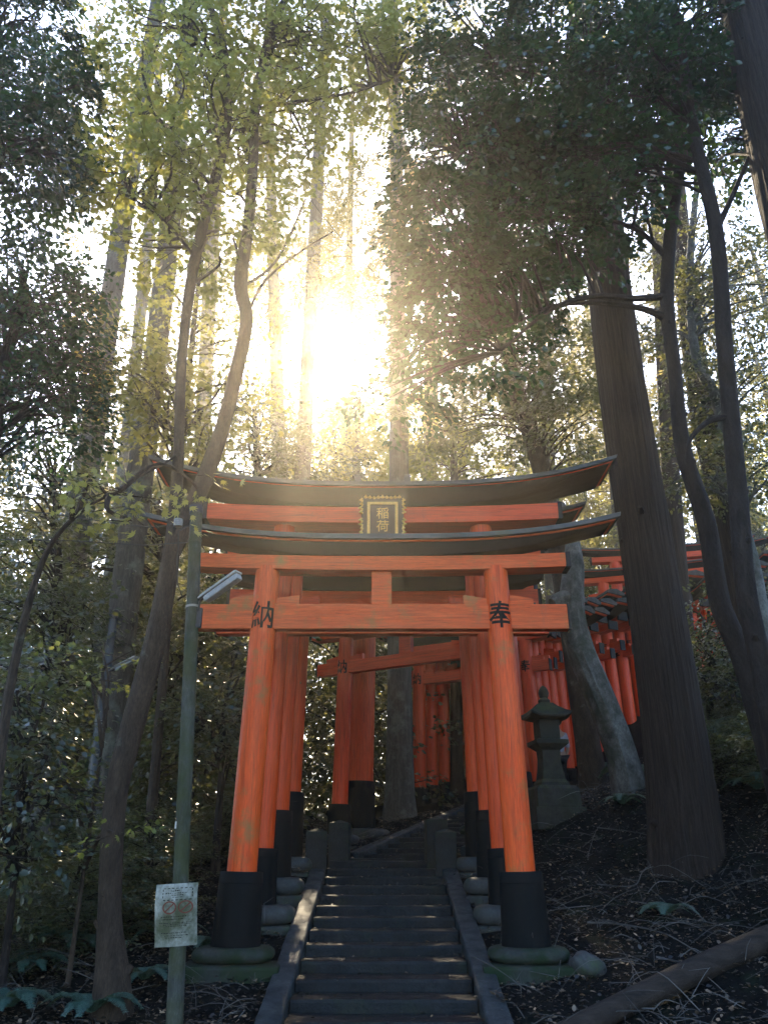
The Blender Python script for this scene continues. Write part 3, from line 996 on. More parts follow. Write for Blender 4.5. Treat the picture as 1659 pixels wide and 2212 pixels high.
def pblob(px, py, Y, rxp, ryp, dep, n):
    """Blob given by its place and size in the photograph and its own distance and depth."""
    c = P(px, py, Y)
    k = depth(c) / FPX
    return (np.array(c), (rxp * k, dep, ryp * k), n)


def crown(root, blobs, kind, leaf, mat, length=0.5, per=18, limbs_from=None, limb_mb=None, seed=0, droop=0.25, limb_every=7, name='crown', limb_r=0.018, gap=None, twigs=True, dens=1.0):
    rng = np.random.default_rng(seed + 100)
    VV, FF, off = [], [], 0
    for (c, rad, n) in blobs:
        n = int(n * dens)
        pts, d = blob_points(c, rad, n, rng)
        outw = d * np.array([1, 1, 0.35])
        if gap is not None:      # leave the openings the photograph shows towards the sun
            q = unit(pts)
            keep = np.array([gap(v, rng.random()) for v in q])
            pts, outw = pts[keep], outw[keep]
            if len(pts) == 0: continue
        (V, F), o, L = sprays(pts, outw, kind, leaf, length, per, rng, droop)
        VV.append(V); FF.append(F + off); off += len(V)
        if limb_mb is not None:
            src = np.array([list(p) for p in limbs_from]) if limbs_from is not None else None
            for i in range(len(pts)):
                e = pts[i] + o[i] * L[i] * 0.8
                if i % limb_every == 0 and src is not None:
                    dd = np.linalg.norm(src - pts[i] + np.array([0, 0, 0.6]), axis=1)
                    s = src[int(np.argmin(dd))]
                    m_ = (s + pts[i]) / 2 + np.array([0, 0, 0.12 * np.linalg.norm(pts[i] - s)]) + rng.normal(0, 0.08, 3)
                    pp, rr = smooth_path([s, m_, pts[i], e], [limb_r * 1.6, limb_r * 1.1, limb_r * 0.6, 0.004], 4)
                    limb_mb.tube(pp, rr, 5, cap=False)
                elif twigs and i % 2 == 0:
                    limb_mb.tube([pts[i] - o[i] * L[i] * 0.5, pts[i], e], [0.006, 0.006, 0.003], 3, cap=False)
    if VV:
        np_mesh(name, np.concatenate(VV), np.concatenate(FF), M[mat], root)


def trunk_px(spec):
    """spec: [(px, py, Y, width px)] -> points, radii."""
    pts, rad = [], []
    for (px, py, Y, w) in spec:
        p = P(px, py, Y)
        pts.append(p); rad.append(w / 2 * depth(p) / FPX)
    return pts, rad


def sun_gap(v, u):
    c = float(np.dot(v, np.array(SUN_DIR)))
    a = math.degrees(math.acos(max(-1, min(1, c))))
    if a < 0.9: return False
    if a < 2.4: return u < 0.4
    if a < 4.0: return u < 0.75
    return True


def tree(name, label, spec, bark, seg=20, ridge=0.05, cat='tree', group=None, flare=True, extra=(), blobs=None, leaf=None, n=6, seed=0, world=False, ridge_n=9):
    pts, rad = trunk_px(spec) if not world else ([Vector(s[:3]) for s in spec], [s[3] for s in spec])
    base = pts[0].copy()
    gz = ground(base.x, base.y)
    if base.z > gz - 0.15:
        d = (pts[0] - pts[1]); d = d / max(0.2, abs(d.z)) * (base.z - gz + 0.25)
        pts.insert(0, pts[0] + Vector((d.x * 0.6, d.y * 0.6, -(base.z - gz + 0.25)))); rad.insert(0, rad[0] * 1.1)
    pp, rr = smooth_path(pts, rad, n)
    if flare:
        z0 = pp[0].z
        for i, p in enumerate(pp):
            rr[i] *= 1 + 0.42 * math.exp(-max(0, p.z - z0 - 0.25) / 0.35)
    root = empty(name, tuple(pp[0]), 0, label, cat, group)
    mb = MB()
    mb.tube([p - pp[0] for p in pp], rr, seg, True, ridge, ridge_n, True, seed * 3.3)
    src = list(pp)
    for (bs, bt) in extra:
        bp, br = trunk_px(bs)
        q, r_ = smooth_path(bp, br, 5)
        mb.tube([p - pp[0] for p in q], r_, 10 if bt else 7, True, ridge * 0.6, 7, True, seed)
        src += q
    rk = random.Random(seed + 5)
    if seed in (1, 3, 7, 8, 20, 21):
        for q_ in range(7):
            i_ = rk.randrange(3, len(pp) - 3)
            a_ = rk.uniform(0, 6.28)
            dv_ = Vector((math.cos(a_), math.sin(a_) - 0.5, 0.35)).normalized()
            b0_ = pp[i_] - pp[0] + dv_ * rr[i_] * 0.7
            L_ = rr[i_] * rk.uniform(0.35, 0.6)
            r_k = min(0.06, rr[i_] * rk.uniform(0.18, 0.32))
            mb.tube([b0_, b0_ + dv_ * L_ * 0.7, b0_ + dv_ * L_ * 1.1 + Vector((0, 0, 0.02))], [r_k * 1.6, r_k, r_k * 0.55], 8, True, 0.12, 5, True, q_)
    if blobs:
        lm = MB()
        blobs_l = [(np.asarray(c), r_, k) for (c, r_, k) in blobs]
        crown_root = root
        before = set(o.name for o in bpy.data.objects)
        crown(None, blobs_l, leaf['kind'], leaf['size'], leaf['mat'], leaf.get('length', 0.5), leaf.get('per', 18),
              [p for p in src if p.z > gz + 1.0] or src, lm, seed, leaf.get('droop', 0.25), leaf.get('every', 7), gap=leaf.get('gap'), limb_r=leaf.get('limb_r', 0.018), twigs=leaf.get('twigs', True), dens=leaf.get('dens', 1.0))
        for o in [o for o in bpy.data.objects if o.name not in before]:
            o.parent = root; o.location = -pp[0]
        mb.add([Vector(v) - pp[0] for v in lm.v], lm.f, True)
    mb.build('trunk', M[bark], root)
    return root


EVER = dict(kind='oval', size=0.105, mat='evergreen_leaf', length=0.5, per=34, droop=0.35, dens=1.25)
HILL = dict(kind='oval', size=0.085, mat='hill_leaf', length=0.6, per=26, droop=0.15, dens=1.5)
MAPL = dict(kind='maple', size=0.10, mat='maple_leaf', length=0.65, per=22, droop=0.15, gap=sun_gap, dens=1.7)
MAPY = dict(kind='maple', size=0.085, mat='maple_yellow', length=0.6, per=18, droop=0.15, gap=sun_gap, dens=1.4)
CONI = dict(kind='blade', size=0.16, mat='conifer_leaf', length=0.75, per=60, droop=0.7, gap=sun_gap, every=14, limb_r=0.02, twigs=False)
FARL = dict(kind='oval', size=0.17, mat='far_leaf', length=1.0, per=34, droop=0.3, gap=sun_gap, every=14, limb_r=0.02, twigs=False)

# -- the big cedar on the right
tree('cedar_tree', 'massive dark cedar trunk standing on the bank right of the gates',
     [(1484, 1870, 11.4, 165), (1468, 1700, 11.4, 140), (1440, 1480, 11.4, 124), (1405, 1240, 11.4, 110), (1362, 960, 11.4, 102), (1325, 700, 11.4, 92), (1298, 450, 11.4, 82), (1275, 200, 11.4, 72), (1255, -60, 11.4, 62)],
     'cedar', 120, 0.05, n=16, seed=1, ridge_n=17, flare=False, blobs=[(np.array(P(1255, -40, 11.5)), (1.6, 1.6, 1.6), 40)], leaf=CONI)
# -- the dark cedar leaning in at the top right corner
tree('cedar_tree', 'dark cedar trunk leaning in at the upper right corner',
     [(2010, 1900, 8.2, 190), (1900, 1300, 8.2, 165), (1780, 700, 8.2, 150), (1700, 350, 8.2, 140), (1625, 0, 8.2, 130), (1590, -200, 8.2, 120)],
     'cedar', 96, 0.05, n=14, seed=2, ridge_n=17)
# -- the maple on the left with two stems
tree('maple_tree', 'crooked two stemmed maple beside the utility pole with thin green foliage',
     [(243, 2110, 8.2, 62), (238, 1960, 8.2, 46), (252, 1720, 8.2, 47), (290, 1560, 8.2, 50), (332, 1400, 8.2, 47), (362, 1250, 8.2, 42), (376, 1140, 8.2, 31), (386, 980, 8.2, 23), (395, 760, 8.3, 21), (420, 570, 8.4, 24), (462, 400, 8.5, 23), (492, 270, 8.6, 17), (486, 110, 8.8, 15), (440, -20, 9, 12)],
     'maple_bark', 20, 0.05, n=8, seed=3, flare=True,
     extra=[([(372, 1195, 8.2, 38), (405, 1120, 8.25, 40), (440, 1040, 8.3, 38), (482, 920, 8.4, 32), (512, 800, 8.4, 31), (533, 690, 8.5, 28), (520, 610, 8.5, 30), (538, 480, 8.6, 24), (548, 340, 8.7, 22), (556, 200, 8.8, 20), (592, 50, 9, 17), (640, -40, 9.1, 14)], True),
            ([(531, 690, 8.5, 6), (570, 610, 8.4, 6), (640, 550, 8.3, 5), (720, 500, 8.2, 3)], False),
            ([(556, 235, 8.8, 9), (640, 220, 8.9, 8), (760, 200, 9.2, 6), (850, 170, 9.6, 4)], False),
            ([(462, 410, 8.5, 8), (400, 330, 8.3, 7), (330, 240, 8.2, 5)], False),
            ([(425, 560, 8.4, 8), (360, 480, 8.2, 6), (290, 430, 8.1, 4)], False),
            ([(492, 150, 8.7, 7), (430, 90, 8.6, 6), (380, 20, 8.5, 5)], False),
            ([(388, 980, 8.2, 6), (340, 1010, 7.8, 5), (280, 1040, 7.3, 3)], False),
            ([(525, 620, 8.5, 7), (600, 560, 8.8, 6), (660, 430, 9, 4)], False)],
     blobs=[pblob(370, 110, 8.8, 150, 100, 1.0, 62), pblob(560, 90, 9.3, 180, 90, 1.2, 80), pblob(720, 130, 9.8, 140, 90, 1.2, 60),
            pblob(430, 270, 8.8, 150, 80, 1.0, 60), pblob(600, 270, 9.2, 120, 60, 1.0, 44), pblob(330, 390, 8.4, 110, 60, 0.8, 36), pblob(470, 420, 8.6, 130, 60, 0.9, 36),
            pblob(420, 520, 8.5, 130, 50, 0.8, 24), pblob(760, 40, 10, 120, 60, 1.2, 44), pblob(880, 150, 10.5, 80, 110, 1.0, 40)],
     leaf=dict(MAPL, every=5))
for (lab, bl, Yb) in (('low yellow maple spray hanging over the left wires', [pblob(270, 1070, 5.6, 60, 28, 0.3, 8), pblob(215, 1085, 5.5, 40, 15, 0.2, 3)], 5.6),):
    pass
# yellowing maple further back, left of the sun
tree('maple_tree', 'slender yellowing maple between the crooked maple and the hazy cedars',
     [(350, 1500, 12.0, 20), (372, 1200, 12.0, 18), (400, 900, 12.0, 15), (425, 650, 12.2, 10), (450, 480, 12.4, 6)], 'maple_bark', 10, 0.04, seed=4,
     blobs=[pblob(300, 800, 11.0, 110, 50, 0.8, 42), pblob(340, 880, 11.0, 120, 55, 0.8, 46), pblob(250, 740, 11, 60, 40, 0.6, 16), pblob(470, 860, 12, 90, 50, 0.8, 30), pblob(440, 660, 12.5, 90, 60, 1, 26), pblob(390, 740, 12, 80, 60, 0.8, 20), pblob(560, 800, 13, 70, 80, 1, 16), pblob(430, 960, 11.5, 90, 40, 0.8, 20)],
     leaf=dict(MAPY, size=0.10))
tree('maple_tree', 'young maple with pale sunlit leaves over the left wires',
     [(-40, 2000, 6.6, 30), (20, 1500, 6.6, 22), (90, 1220, 6.4, 14), (170, 1110, 6.2, 8), (260, 1060, 6.0, 4)], 'maple_bark', 8, 0.04, seed=5,
     blobs=[pblob(262, 1062, 6.0, 62, 30, 0.25, 12), pblob(200, 1090, 6.0, 60, 18, 0.2, 5), pblob(315, 1130, 6.2, 30, 40, 0.2, 4), pblob(430, 1030, 6.5, 25, 40, 0.2, 3)], leaf=dict(MAPY, size=0.085, per=8, length=0.35, gap=None, dens=1.0))
tree('maple_seedling', 'small maple with flat green sprays over the dark left slope',
     [(165, 2000, 8.8, 9), (200, 1750, 8.7, 7), (235, 1500, 8.6, 5), (220, 1400, 8.6, 3)], 'maple_bark', 6, 0.03, seed=6,
     blobs=[pblob(150, 1470, 8.6, 70, 14, 0.35, 9), pblob(210, 1420, 8.6, 60, 12, 0.3, 6), pblob(130, 1680, 8.5, 90, 16, 0.4, 9), pblob(270, 1800, 8, 25, 14, 0.2, 3)], leaf=dict(MAPL, size=0.075, per=10, length=0.45, gap=None, dens=1.0))

# -- evergreens on the right: two dark stems whose crowns fill the upper right
tree('evergreen_tree', 'dark evergreen with long level branches reaching left across the big cedar',
     [(1700, 1760, 9.4, 62), (1655, 1600, 9.4, 52), (1603, 1422, 9.4, 46), (1553, 1298, 9.4, 42), (1525, 1130, 9.4, 38), (1474, 967, 9.4, 34), (1456, 800, 9.4, 30), (1440, 650, 9.4, 30), (1450, 480, 9.4, 26), (1478, 300, 9.4, 22), (1500, 120, 9.4, 16), (1520, -60, 9.4, 10)],
     'dark_bark', 18, 0.05, n=8, seed=7,
     extra=[([(1440, 690, 9.4, 18), (1390, 668, 9.3, 14), (1300, 655, 9.2, 11), (1200, 660, 9.1, 9), (1130, 690, 9.0, 6), (1060, 720, 8.9, 3)], False),
            ([(1437, 640, 9.4, 18), (1370, 645, 9.2, 14), (1285, 640, 9.1, 12), (1190, 668, 9.0, 9), (1080, 760, 9.0, 5)], False),
            ([(1442, 560, 9.4, 14), (1380, 500, 9.3, 10), (1290, 470, 9.2, 8), (1180, 470, 9.1, 5)], False),
            ([(1450, 480, 9.4, 14), (1380, 380, 9.3, 10), (1270, 340, 9.2, 8), (1120, 350, 9.1, 5), (1000, 330, 9, 3)], False),
            ([(1450, 430, 9.4, 12), (1370, 270, 9.2, 9), (1250, 180, 9.1, 7), (1100, 150, 9, 4)], False)],
     blobs=[pblob(1080, 200, 9.2, 190, 110, 0.9, 170), pblob(1010, 330, 9.0, 150, 80, 0.8, 110), pblob(960, 470, 9.0, 100, 60, 0.7, 50), pblob(1200, 330, 9.2, 170, 100, 0.9, 150),
            pblob(1000, 570, 9.0, 120, 60, 0.7, 60), pblob(1130, 500, 9.2, 150, 70, 0.8, 80), pblob(1280, 480, 9.3, 130, 60, 0.8, 50), pblob(960, 660, 9.1, 90, 50, 0.6, 34), pblob(1080, 640, 9.3, 130, 50, 0.7, 40),
            pblob(940, 760, 9.5, 90, 40, 0.6, 22), pblob(860, 870, 9.8, 90, 30, 0.5, 12), pblob(1060, 760, 9.5, 90, 36, 0.6, 18), pblob(1240, 90, 9.2, 180, 90, 0.9, 120), pblob(1020, 60, 9.2, 110, 60, 0.8, 50)],
     leaf=dict(EVER, gap=sun_gap, every=6))
tree('evergreen_tree', 'dark evergreen stem right of the level branched one, with glossy leaves',
     [(1720, 1800, 8.6, 60), (1660, 1520, 8.6, 50), (1640, 1422, 8.6, 46), (1609, 1267, 8.6, 44), (1593, 1070, 8.6, 40), (1566, 763, 8.6, 34), (1546, 500, 8.6, 30), (1500, 300, 8.6, 26), (1470, 100, 8.6, 18), (1440, -80, 8.6, 12)],
     'dark_bark', 18, 0.05, n=8, seed=8,
     extra=[([(1580, 900, 8.6, 16), (1530, 910, 8.5, 13), (1490, 950, 8.4, 10), (1480, 1000, 8.4, 5)], False),
            ([(1546, 500, 8.6, 14), (1600, 380, 8.5, 10), (1640, 280, 8.4, 6)], False)],
     blobs=[pblob(1400, 180, 8.8, 150, 120, 0.9, 130), pblob(1500, 90, 8.8, 130, 100, 0.9, 90), pblob(1420, 40, 8.8, 160, 60, 0.9, 60), pblob(1330, 360, 9.0, 120, 70, 0.7, 50), pblob(1520, 300, 9.2, 110, 80, 0.8, 40), pblob(1600, 260, 9.4, 90, 90, 0.8, 30)],
     leaf=dict(EVER, every=6))
tree('evergreen_tree', 'grey curved evergreen stem on the right slope behind the two dark stems',
     [(1660, 1420, 12.5, 34), (1628, 1230, 12.5, 30), (1600, 1120, 12.5, 28), (1575, 960, 12.5, 26), (1540, 850, 12.5, 24), (1500, 760, 12.5, 20), (1490, 560, 12.6, 16), (1510, 360, 12.8, 10)],
     'pale_bark', 14, 0.05, seed=9,
     blobs=[pblob(1500, 520, 12.5, 120, 90, 1.0, 60), pblob(1590, 640, 12.5, 100, 100, 1.0, 60), pblob(1480, 700, 12.8, 80, 90, 1.0, 36), pblob(1600, 860, 12.5, 90, 90, 1, 60), pblob(1520, 840, 13, 60, 60, 0.9, 28), pblob(1600, 1020, 12.5, 80, 80, 0.9, 46), pblob(1500, 1020, 13, 70, 70, 0.8, 32)],
     leaf=dict(HILL))
# -- leaning pale trunk with a stub
tree('broken_tree', 'leaning pale blotched trunk with a broken stub behind the front gate',
     [(1362, 1720, 14.0, 78), (1345, 1640, 14.0, 66), (1318, 1560, 14.0, 64), (1285, 1480, 14.0, 60), (1252, 1400, 14.0, 58), (1236, 1340, 14.0, 56), (1234, 1285, 14.0, 50), (1238, 1225, 14.0, 44), (1236, 1170, 14.1, 30), (1225, 1100, 14.2, 22)],
     'pale_bark', 28, 0.09, n=8, seed=10, flare=False, extra=[([(1240, 1290, 14, 34), (1218, 1292, 13.9, 34), (1203, 1296, 13.85, 30), (1192, 1302, 13.8, 20)], True)])
tree('evergreen_tree', 'curved leaning trunk rising behind the gate roof into hazy leaves',
     [(1215, 1250, 17, 44), (1180, 1060, 17, 42), (1150, 950, 17, 38), (1112, 830, 17, 33), (1085, 700, 17, 27), (1058, 640, 17, 24), (1030, 520, 17, 20), (1000, 400, 17.2, 15)],
     'maple_bark', 16, 0.05, seed=11,
     blobs=[pblob(1080, 780, 16.5, 120, 70, 1.2, 60), pblob(1200, 780, 16.5, 110, 80, 1.2, 70), pblob(1230, 920, 16.5, 90, 80, 1.2, 60), pblob(1100, 900, 16.5, 100, 60, 1.2, 40), pblob(1170, 660, 17, 110, 70, 1.2, 50), pblob(960, 900, 17, 90, 50, 1.0, 26)],
     leaf=dict(HILL, size=0.12, length=0.8, gap=sun_gap))

# -- evergreens on the left edge
tree('evergreen_tree', 'dark glossy evergreen filling the upper left corner',
     [(-190, 2000, 8.2, 70), (-150, 1300, 8.2, 56), (-110, 700, 8.2, 44), (-60, 300, 8.3, 30), (-20, 0, 8.4, 16)], 'dark_bark', 14, 0.05, seed=12,
     blobs=[pblob(40, 60, 8.4, 120, 90, 0.9, 90), pblob(60, 220, 8.3, 130, 80, 0.9, 100), pblob(70, 330, 8.3, 110, 70, 0.8, 80), pblob(20, 420, 8.3, 70, 40, 0.7, 20)],
     leaf=dict(EVER, size=0.10))
tree('evergreen_tree', 'rounded dark evergreen crown on the left edge below the corner one',
     [(-60, 2000, 9.6, 50), (-50, 1500, 9.6, 44), (-20, 1000, 9.6, 34), (20, 750, 9.6, 22), (60, 620, 9.6, 12)], 'dark_bark', 14, 0.05, seed=13,
     blobs=[pblob(70, 610, 9.5, 110, 50, 0.9, 70), pblob(80, 690, 9.5, 110, 60, 0.9, 80), pblob(60, 790, 9.6, 120, 60, 0.9, 80), pblob(150, 740, 9.6, 80, 26, 0.7, 14), pblob(80, 890, 9.7, 120, 60, 0.9, 60)],
     leaf=dict(HILL, size=0.09, mat='evergreen_leaf'))
tree('evergreen_tree', 'low layered evergreen with bluish leaves in front of the left trunks',
     [(150, 1900, 13.5, 26), (140, 1600, 13.5, 22), (130, 1300, 13.5, 18), (120, 1050, 13.5, 12)], 'dark_bark', 10, 0.05, seed=14,
     blobs=[pblob(80, 990, 13, 120, 60, 1.2, 70), pblob(110, 950, 13.5, 100, 50, 1.0, 40), pblob(60, 1120, 13, 90, 60, 1.1, 50), pblob(150, 1300, 12.5, 80, 30, 0.9, 30), pblob(90, 1330, 12, 110, 30, 0.9, 36), pblob(60, 1230, 12, 90, 40, 0.9, 36), pblob(90, 1440, 11.5, 90, 26, 0.9, 28)],
     leaf=dict(HILL, size=0.10, dens=1.0))
tree('evergreen_tree', 'bluish leaved small evergreen between the left trunks and the utility pole',
     [(330, 1900, 14.5, 20), (340, 1600, 14.5, 17), (350, 1300, 14.5, 14), (345, 1080, 14.6, 9)], 'dark_bark', 10, 0.05, seed=15,
     blobs=[pblob(260, 1240, 14.5, 110, 50, 1.2, 60), pblob(330, 1140, 14.5, 80, 60, 1.0, 44), pblob(400, 1280, 14.5, 80, 50, 1.0, 44), pblob(370, 1420, 14.2, 110, 36, 1.0, 34), pblob(300, 1050, 14.5, 60, 60, 1, 20)],
     leaf=dict(HILL, size=0.10, dens=1.0))
tree('evergreen_shrub', 'bushy evergreen with pale leaf tips behind the utility pole',
     [(470, 1800, 13, 16), (480, 1650, 13, 13), (485, 1520, 13, 8)], 'dark_bark', 8, 0.04, seed=16,
     blobs=[pblob(470, 1560, 12.8, 110, 40, 0.8, 50), pblob(420, 1540, 12.6, 70, 26, 0.7, 22), pblob(560, 1500, 13.5, 60, 26, 0.6, 14), pblob(540, 1410, 13.5, 60, 26, 0.6, 12), pblob(480, 1640, 12.6, 60, 30, 0.6, 12)],
     leaf=dict(HILL, size=0.09))
tree('evergreen_shrub', 'large shrub of dark leaves at the left edge of the slope',
     [(20, 2000, 8.6, 16), (40, 1800, 8.6, 13), (50, 1640, 8.6, 8)], 'dark_bark', 8, 0.04, seed=17,
     blobs=[pblob(30, 1480, 9, 80, 60, 0.7, 36), pblob(50, 1600, 8.8, 90, 50, 0.7, 40), pblob(60, 1730, 8.6, 100, 50, 0.7, 36), pblob(20, 1850, 8.4, 70, 40, 0.6, 20)],
     leaf=dict(HILL, size=0.085))
tree('evergreen_shrub', 'leafy shrub half hiding the distant gates on the right slope',
     [(1530, 1480, 15.5, 14), (1530, 1390, 15.5, 11), (1530, 1320, 15.5, 7)], 'dark_bark', 8, 0.04, seed=18,
     blobs=[pblob(1520, 1350, 15.5, 70, 50, 0.8, 30), pblob(1570, 1400, 15, 90, 50, 0.8, 46), pblob(1530, 1440, 14.5, 70, 36, 0.7, 30), pblob(1620, 1330, 15, 60, 70, 0.8, 30), pblob(1600, 1480, 14, 80, 36, 0.7, 30)],
     leaf=dict(HILL, size=0.085))

# -- sunlit trees low behind the gate roof
tree('leafy_tree', 'bright green maple low in the haze above the right half of the gate roof',
     [(985, 1500, 21, 26), (985, 1200, 21, 22), (980, 1000, 21, 16), (975, 900, 21, 8)], 'maple_bark', 10, 0.05, seed=41,
     blobs=[pblob(960, 990, 21, 110, 40, 1.4, 50), pblob(1060, 950, 21, 110, 50, 1.4, 56), pblob(900, 930, 21.5, 80, 40, 1.2, 30), pblob(1010, 880, 22, 100, 40, 1.2, 34), pblob(1120, 1010, 21, 70, 40, 1, 24)],
     leaf=dict(kind='maple', size=0.13, mat='maple_leaf', length=0.9, per=26, droop=0.15, twigs=False, every=9, gap=sun_gap))
tree('leafy_tree', 'rounded evergreen in the haze above the left half of the gate roof',
     [(560, 1500, 18, 30), (560, 1200, 18, 24), (556, 1000, 18, 18), (550, 880, 18, 9)], 'dark_bark', 10, 0.05, seed=42,
     blobs=[pblob(555, 930, 18, 80, 60, 1.2, 44), pblob(510, 1000, 18, 70, 50, 1.2, 40), pblob(620, 1010, 18.5, 80, 40, 1.2, 34), pblob(700, 1010, 19, 70, 34, 1.0, 24), pblob(470, 900, 18, 50, 50, 1.0, 18)],
     leaf=dict(HILL, size=0.12, length=0.8, twigs=False, every=9, gap=sun_gap))
tree('leafy_tree', 'pale leafy tree behind the straight cedar just under the sun',
     [(770, 1500, 26, 26), (772, 1200, 26, 22), (770, 1000, 26, 16), (775, 860, 26, 8)], 'maple_bark', 10, 0.05, seed=43,
     blobs=[pblob(770, 980, 26, 120, 46, 1.6, 56), pblob(720, 900, 26, 90, 40, 1.4, 40), pblob(830, 900, 26, 90, 40, 1.4, 40), pblob(790, 840, 26.5, 90, 30, 1.2, 24), pblob(650, 860, 27, 80, 50, 1.4, 30), pblob(740, 1010, 27, 150, 50, 2.0, 110), pblob(700, 950, 28, 130, 40, 2.0, 60), pblob(820, 1020, 28, 110, 50, 2.0, 60)],  # dense last blobs added to keep direct sun off the steps
     leaf=dict(FARL))
tree('conifer_tree', 'feathery pine behind the sun with hazy drooping boughs',
     [(740, 1500, 31, 26), (745, 1100, 31, 24), (752, 700, 31, 18), (760, 300, 31, 12), (765, 60, 31, 6)], 'cedar_grey', 10, 0.05, seed=44,
     blobs=[pblob(640, 470, 31, 110, 70, 2.0, 60), pblob(760, 520, 31, 110, 60, 2.0, 60), pblob(600, 640, 31, 100, 60, 2.0, 50), pblob(820, 640, 31, 90, 60, 2.0, 46), pblob(700, 620, 31, 110, 50, 2.0, 50), pblob(800, 430, 31, 90, 40, 1.6, 26), pblob(540, 520, 31, 80, 60, 1.6, 40), pblob(930, 720, 31, 80, 70, 1.6, 40), pblob(820, 760, 31, 70, 50, 1.6, 30), pblob(620, 780, 31, 80, 60, 1.6, 36), pblob(480, 640, 31, 80, 60, 1.6, 40)],
     leaf=dict(CONI, size=0.2, per=50))

# -- the named hazy cedars
tree('cedar_tree', 'tall cedar trunk on the far left, dark below and pale above',
     [(85, 1800, 15, 78), (112, 1560, 15, 68), (150, 1250, 15, 62), (203, 930, 15, 52), (240, 650, 15, 45), (300, 250, 15, 37), (350, -40, 15, 30), (390, -300, 15, 22)],
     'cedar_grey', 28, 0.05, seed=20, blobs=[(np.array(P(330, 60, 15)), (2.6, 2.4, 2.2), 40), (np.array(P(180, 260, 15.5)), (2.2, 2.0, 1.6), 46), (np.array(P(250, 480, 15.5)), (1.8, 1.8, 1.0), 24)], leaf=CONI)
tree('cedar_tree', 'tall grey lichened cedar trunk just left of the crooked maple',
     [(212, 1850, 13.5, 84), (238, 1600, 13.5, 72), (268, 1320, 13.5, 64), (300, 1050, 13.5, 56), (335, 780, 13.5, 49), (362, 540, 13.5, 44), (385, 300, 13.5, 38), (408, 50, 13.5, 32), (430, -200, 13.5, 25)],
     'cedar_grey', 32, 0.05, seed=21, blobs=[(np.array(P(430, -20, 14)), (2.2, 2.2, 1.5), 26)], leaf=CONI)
hazy = [('thin forked trunk between the two left cedars', [(250, 1150, 21, 26), (285, 860, 21, 26), (311, 610, 21, 25), (330, 400, 21, 20), (345, 120, 21, 14)], 22, [(330, 350, 21, 2.4, 1.8, 34), (260, 600, 21, 2.0, 1.4, 20)]),
        ('pale cedar trunk close right of the crooked maple', [(430, 1120, 24, 38), (440, 900, 24, 34), (452, 650, 24, 31), (470, 350, 24, 25), (485, 0, 24, 18)], 23, [(480, 250, 24, 3, 3, 60), (440, 560, 24, 2.4, 1.6, 30)]),
        ('hazy cedar trunk left of the sun, above the gate roof', [(618, 1250, 22, 38), (606, 1040, 22, 34), (598, 800, 22, 29), (590, 560, 22, 25), (584, 300, 22, 20), (580, 0, 22, 14)], 24, [(590, 330, 22, 3, 2.6, 60), (540, 640, 22, 2.2, 1.6, 24)]),
        ('hazy cedar trunk touching the sun glare on its left', [(636, 1250, 19, 42), (655, 1000, 19, 34), (664, 800, 19, 31), (680, 520, 19, 29), (692, 280, 19, 25), (706, 20, 19, 20)], 25, [(700, 120, 19.5, 3, 2.0, 50), (640, 420, 19.5, 1.8, 1.4, 44), (715, 570, 19.5, 1.5, 1.0, 40), (620, 600, 19.5, 1.4, 1.0, 30)]),
        ('straight cedar trunk right of the sun behind the gate plaque', [(862, 1250, 18, 48), (862, 1040, 18, 43), (860, 800, 18, 37), (858, 560, 18, 31), (856, 300, 18, 26), (850, 0, 18, 20)], 26, [(880, 100, 18.5, 2.6, 2.4, 60), (830, 430, 18.5, 1.6, 1.2, 44), (790, 540, 18.5, 1.4, 0.9, 40), (900, 540, 18.5, 1.6, 1.4, 44), (860, 300, 18.5, 1.8, 1.2, 40), (770, 660, 18.5, 1.0, 0.7, 30)]),
        ('broad forked tree trunk with mossy limbs above the gate centre', [(925, 1250, 31, 30), (930, 900, 31, 30), (930, 620, 31, 32), (900, 420, 31, 28), (850, 250, 31, 20), (810, 60, 31, 14)], 27, [(900, 120, 31, 4.0, 4.0, 90), (970, 60, 31, 3.6, 3.0, 60)]),
        ('thin pale trunk behind the right end of the gate roof', [(1195, 1250, 24, 38), (1180, 950, 24, 34), (1172, 600, 24, 28), (1165, 200, 24, 18)], 28, [(1170, 420, 24, 3, 3, 50), (1170, 800, 24, 2.6, 2.0, 40)]),
        ('reddish trunk right of the big cedar', [(1490, 1500, 18, 46), (1460, 1200, 18, 42), (1440, 900, 18, 36), (1425, 600, 18, 30), (1410, 300, 18, 22)], 29, [(1420, 640, 18.5, 2.0, 1.6, 40), (1440, 900, 18.5, 1.8, 1.4, 40)]),
        ('dark leaning cedar behind the right evergreen stems', [(1640, 1420, 14, 74), (1570, 1100, 14, 66), (1520, 900, 14, 56), (1490, 700, 14, 46), (1465, 450, 14, 36), (1440, 150, 14, 26)], 30, [])]
for (lab, sp, sd, bl) in hazy:
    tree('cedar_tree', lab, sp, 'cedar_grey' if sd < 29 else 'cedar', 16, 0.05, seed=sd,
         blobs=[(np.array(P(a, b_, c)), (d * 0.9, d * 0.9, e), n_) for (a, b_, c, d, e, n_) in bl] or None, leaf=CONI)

# -- the wood behind: every trunk its own tree
gname = 'slender trees of the wood behind the gates'
rng = np.random.default_rng(21)
protos = {}


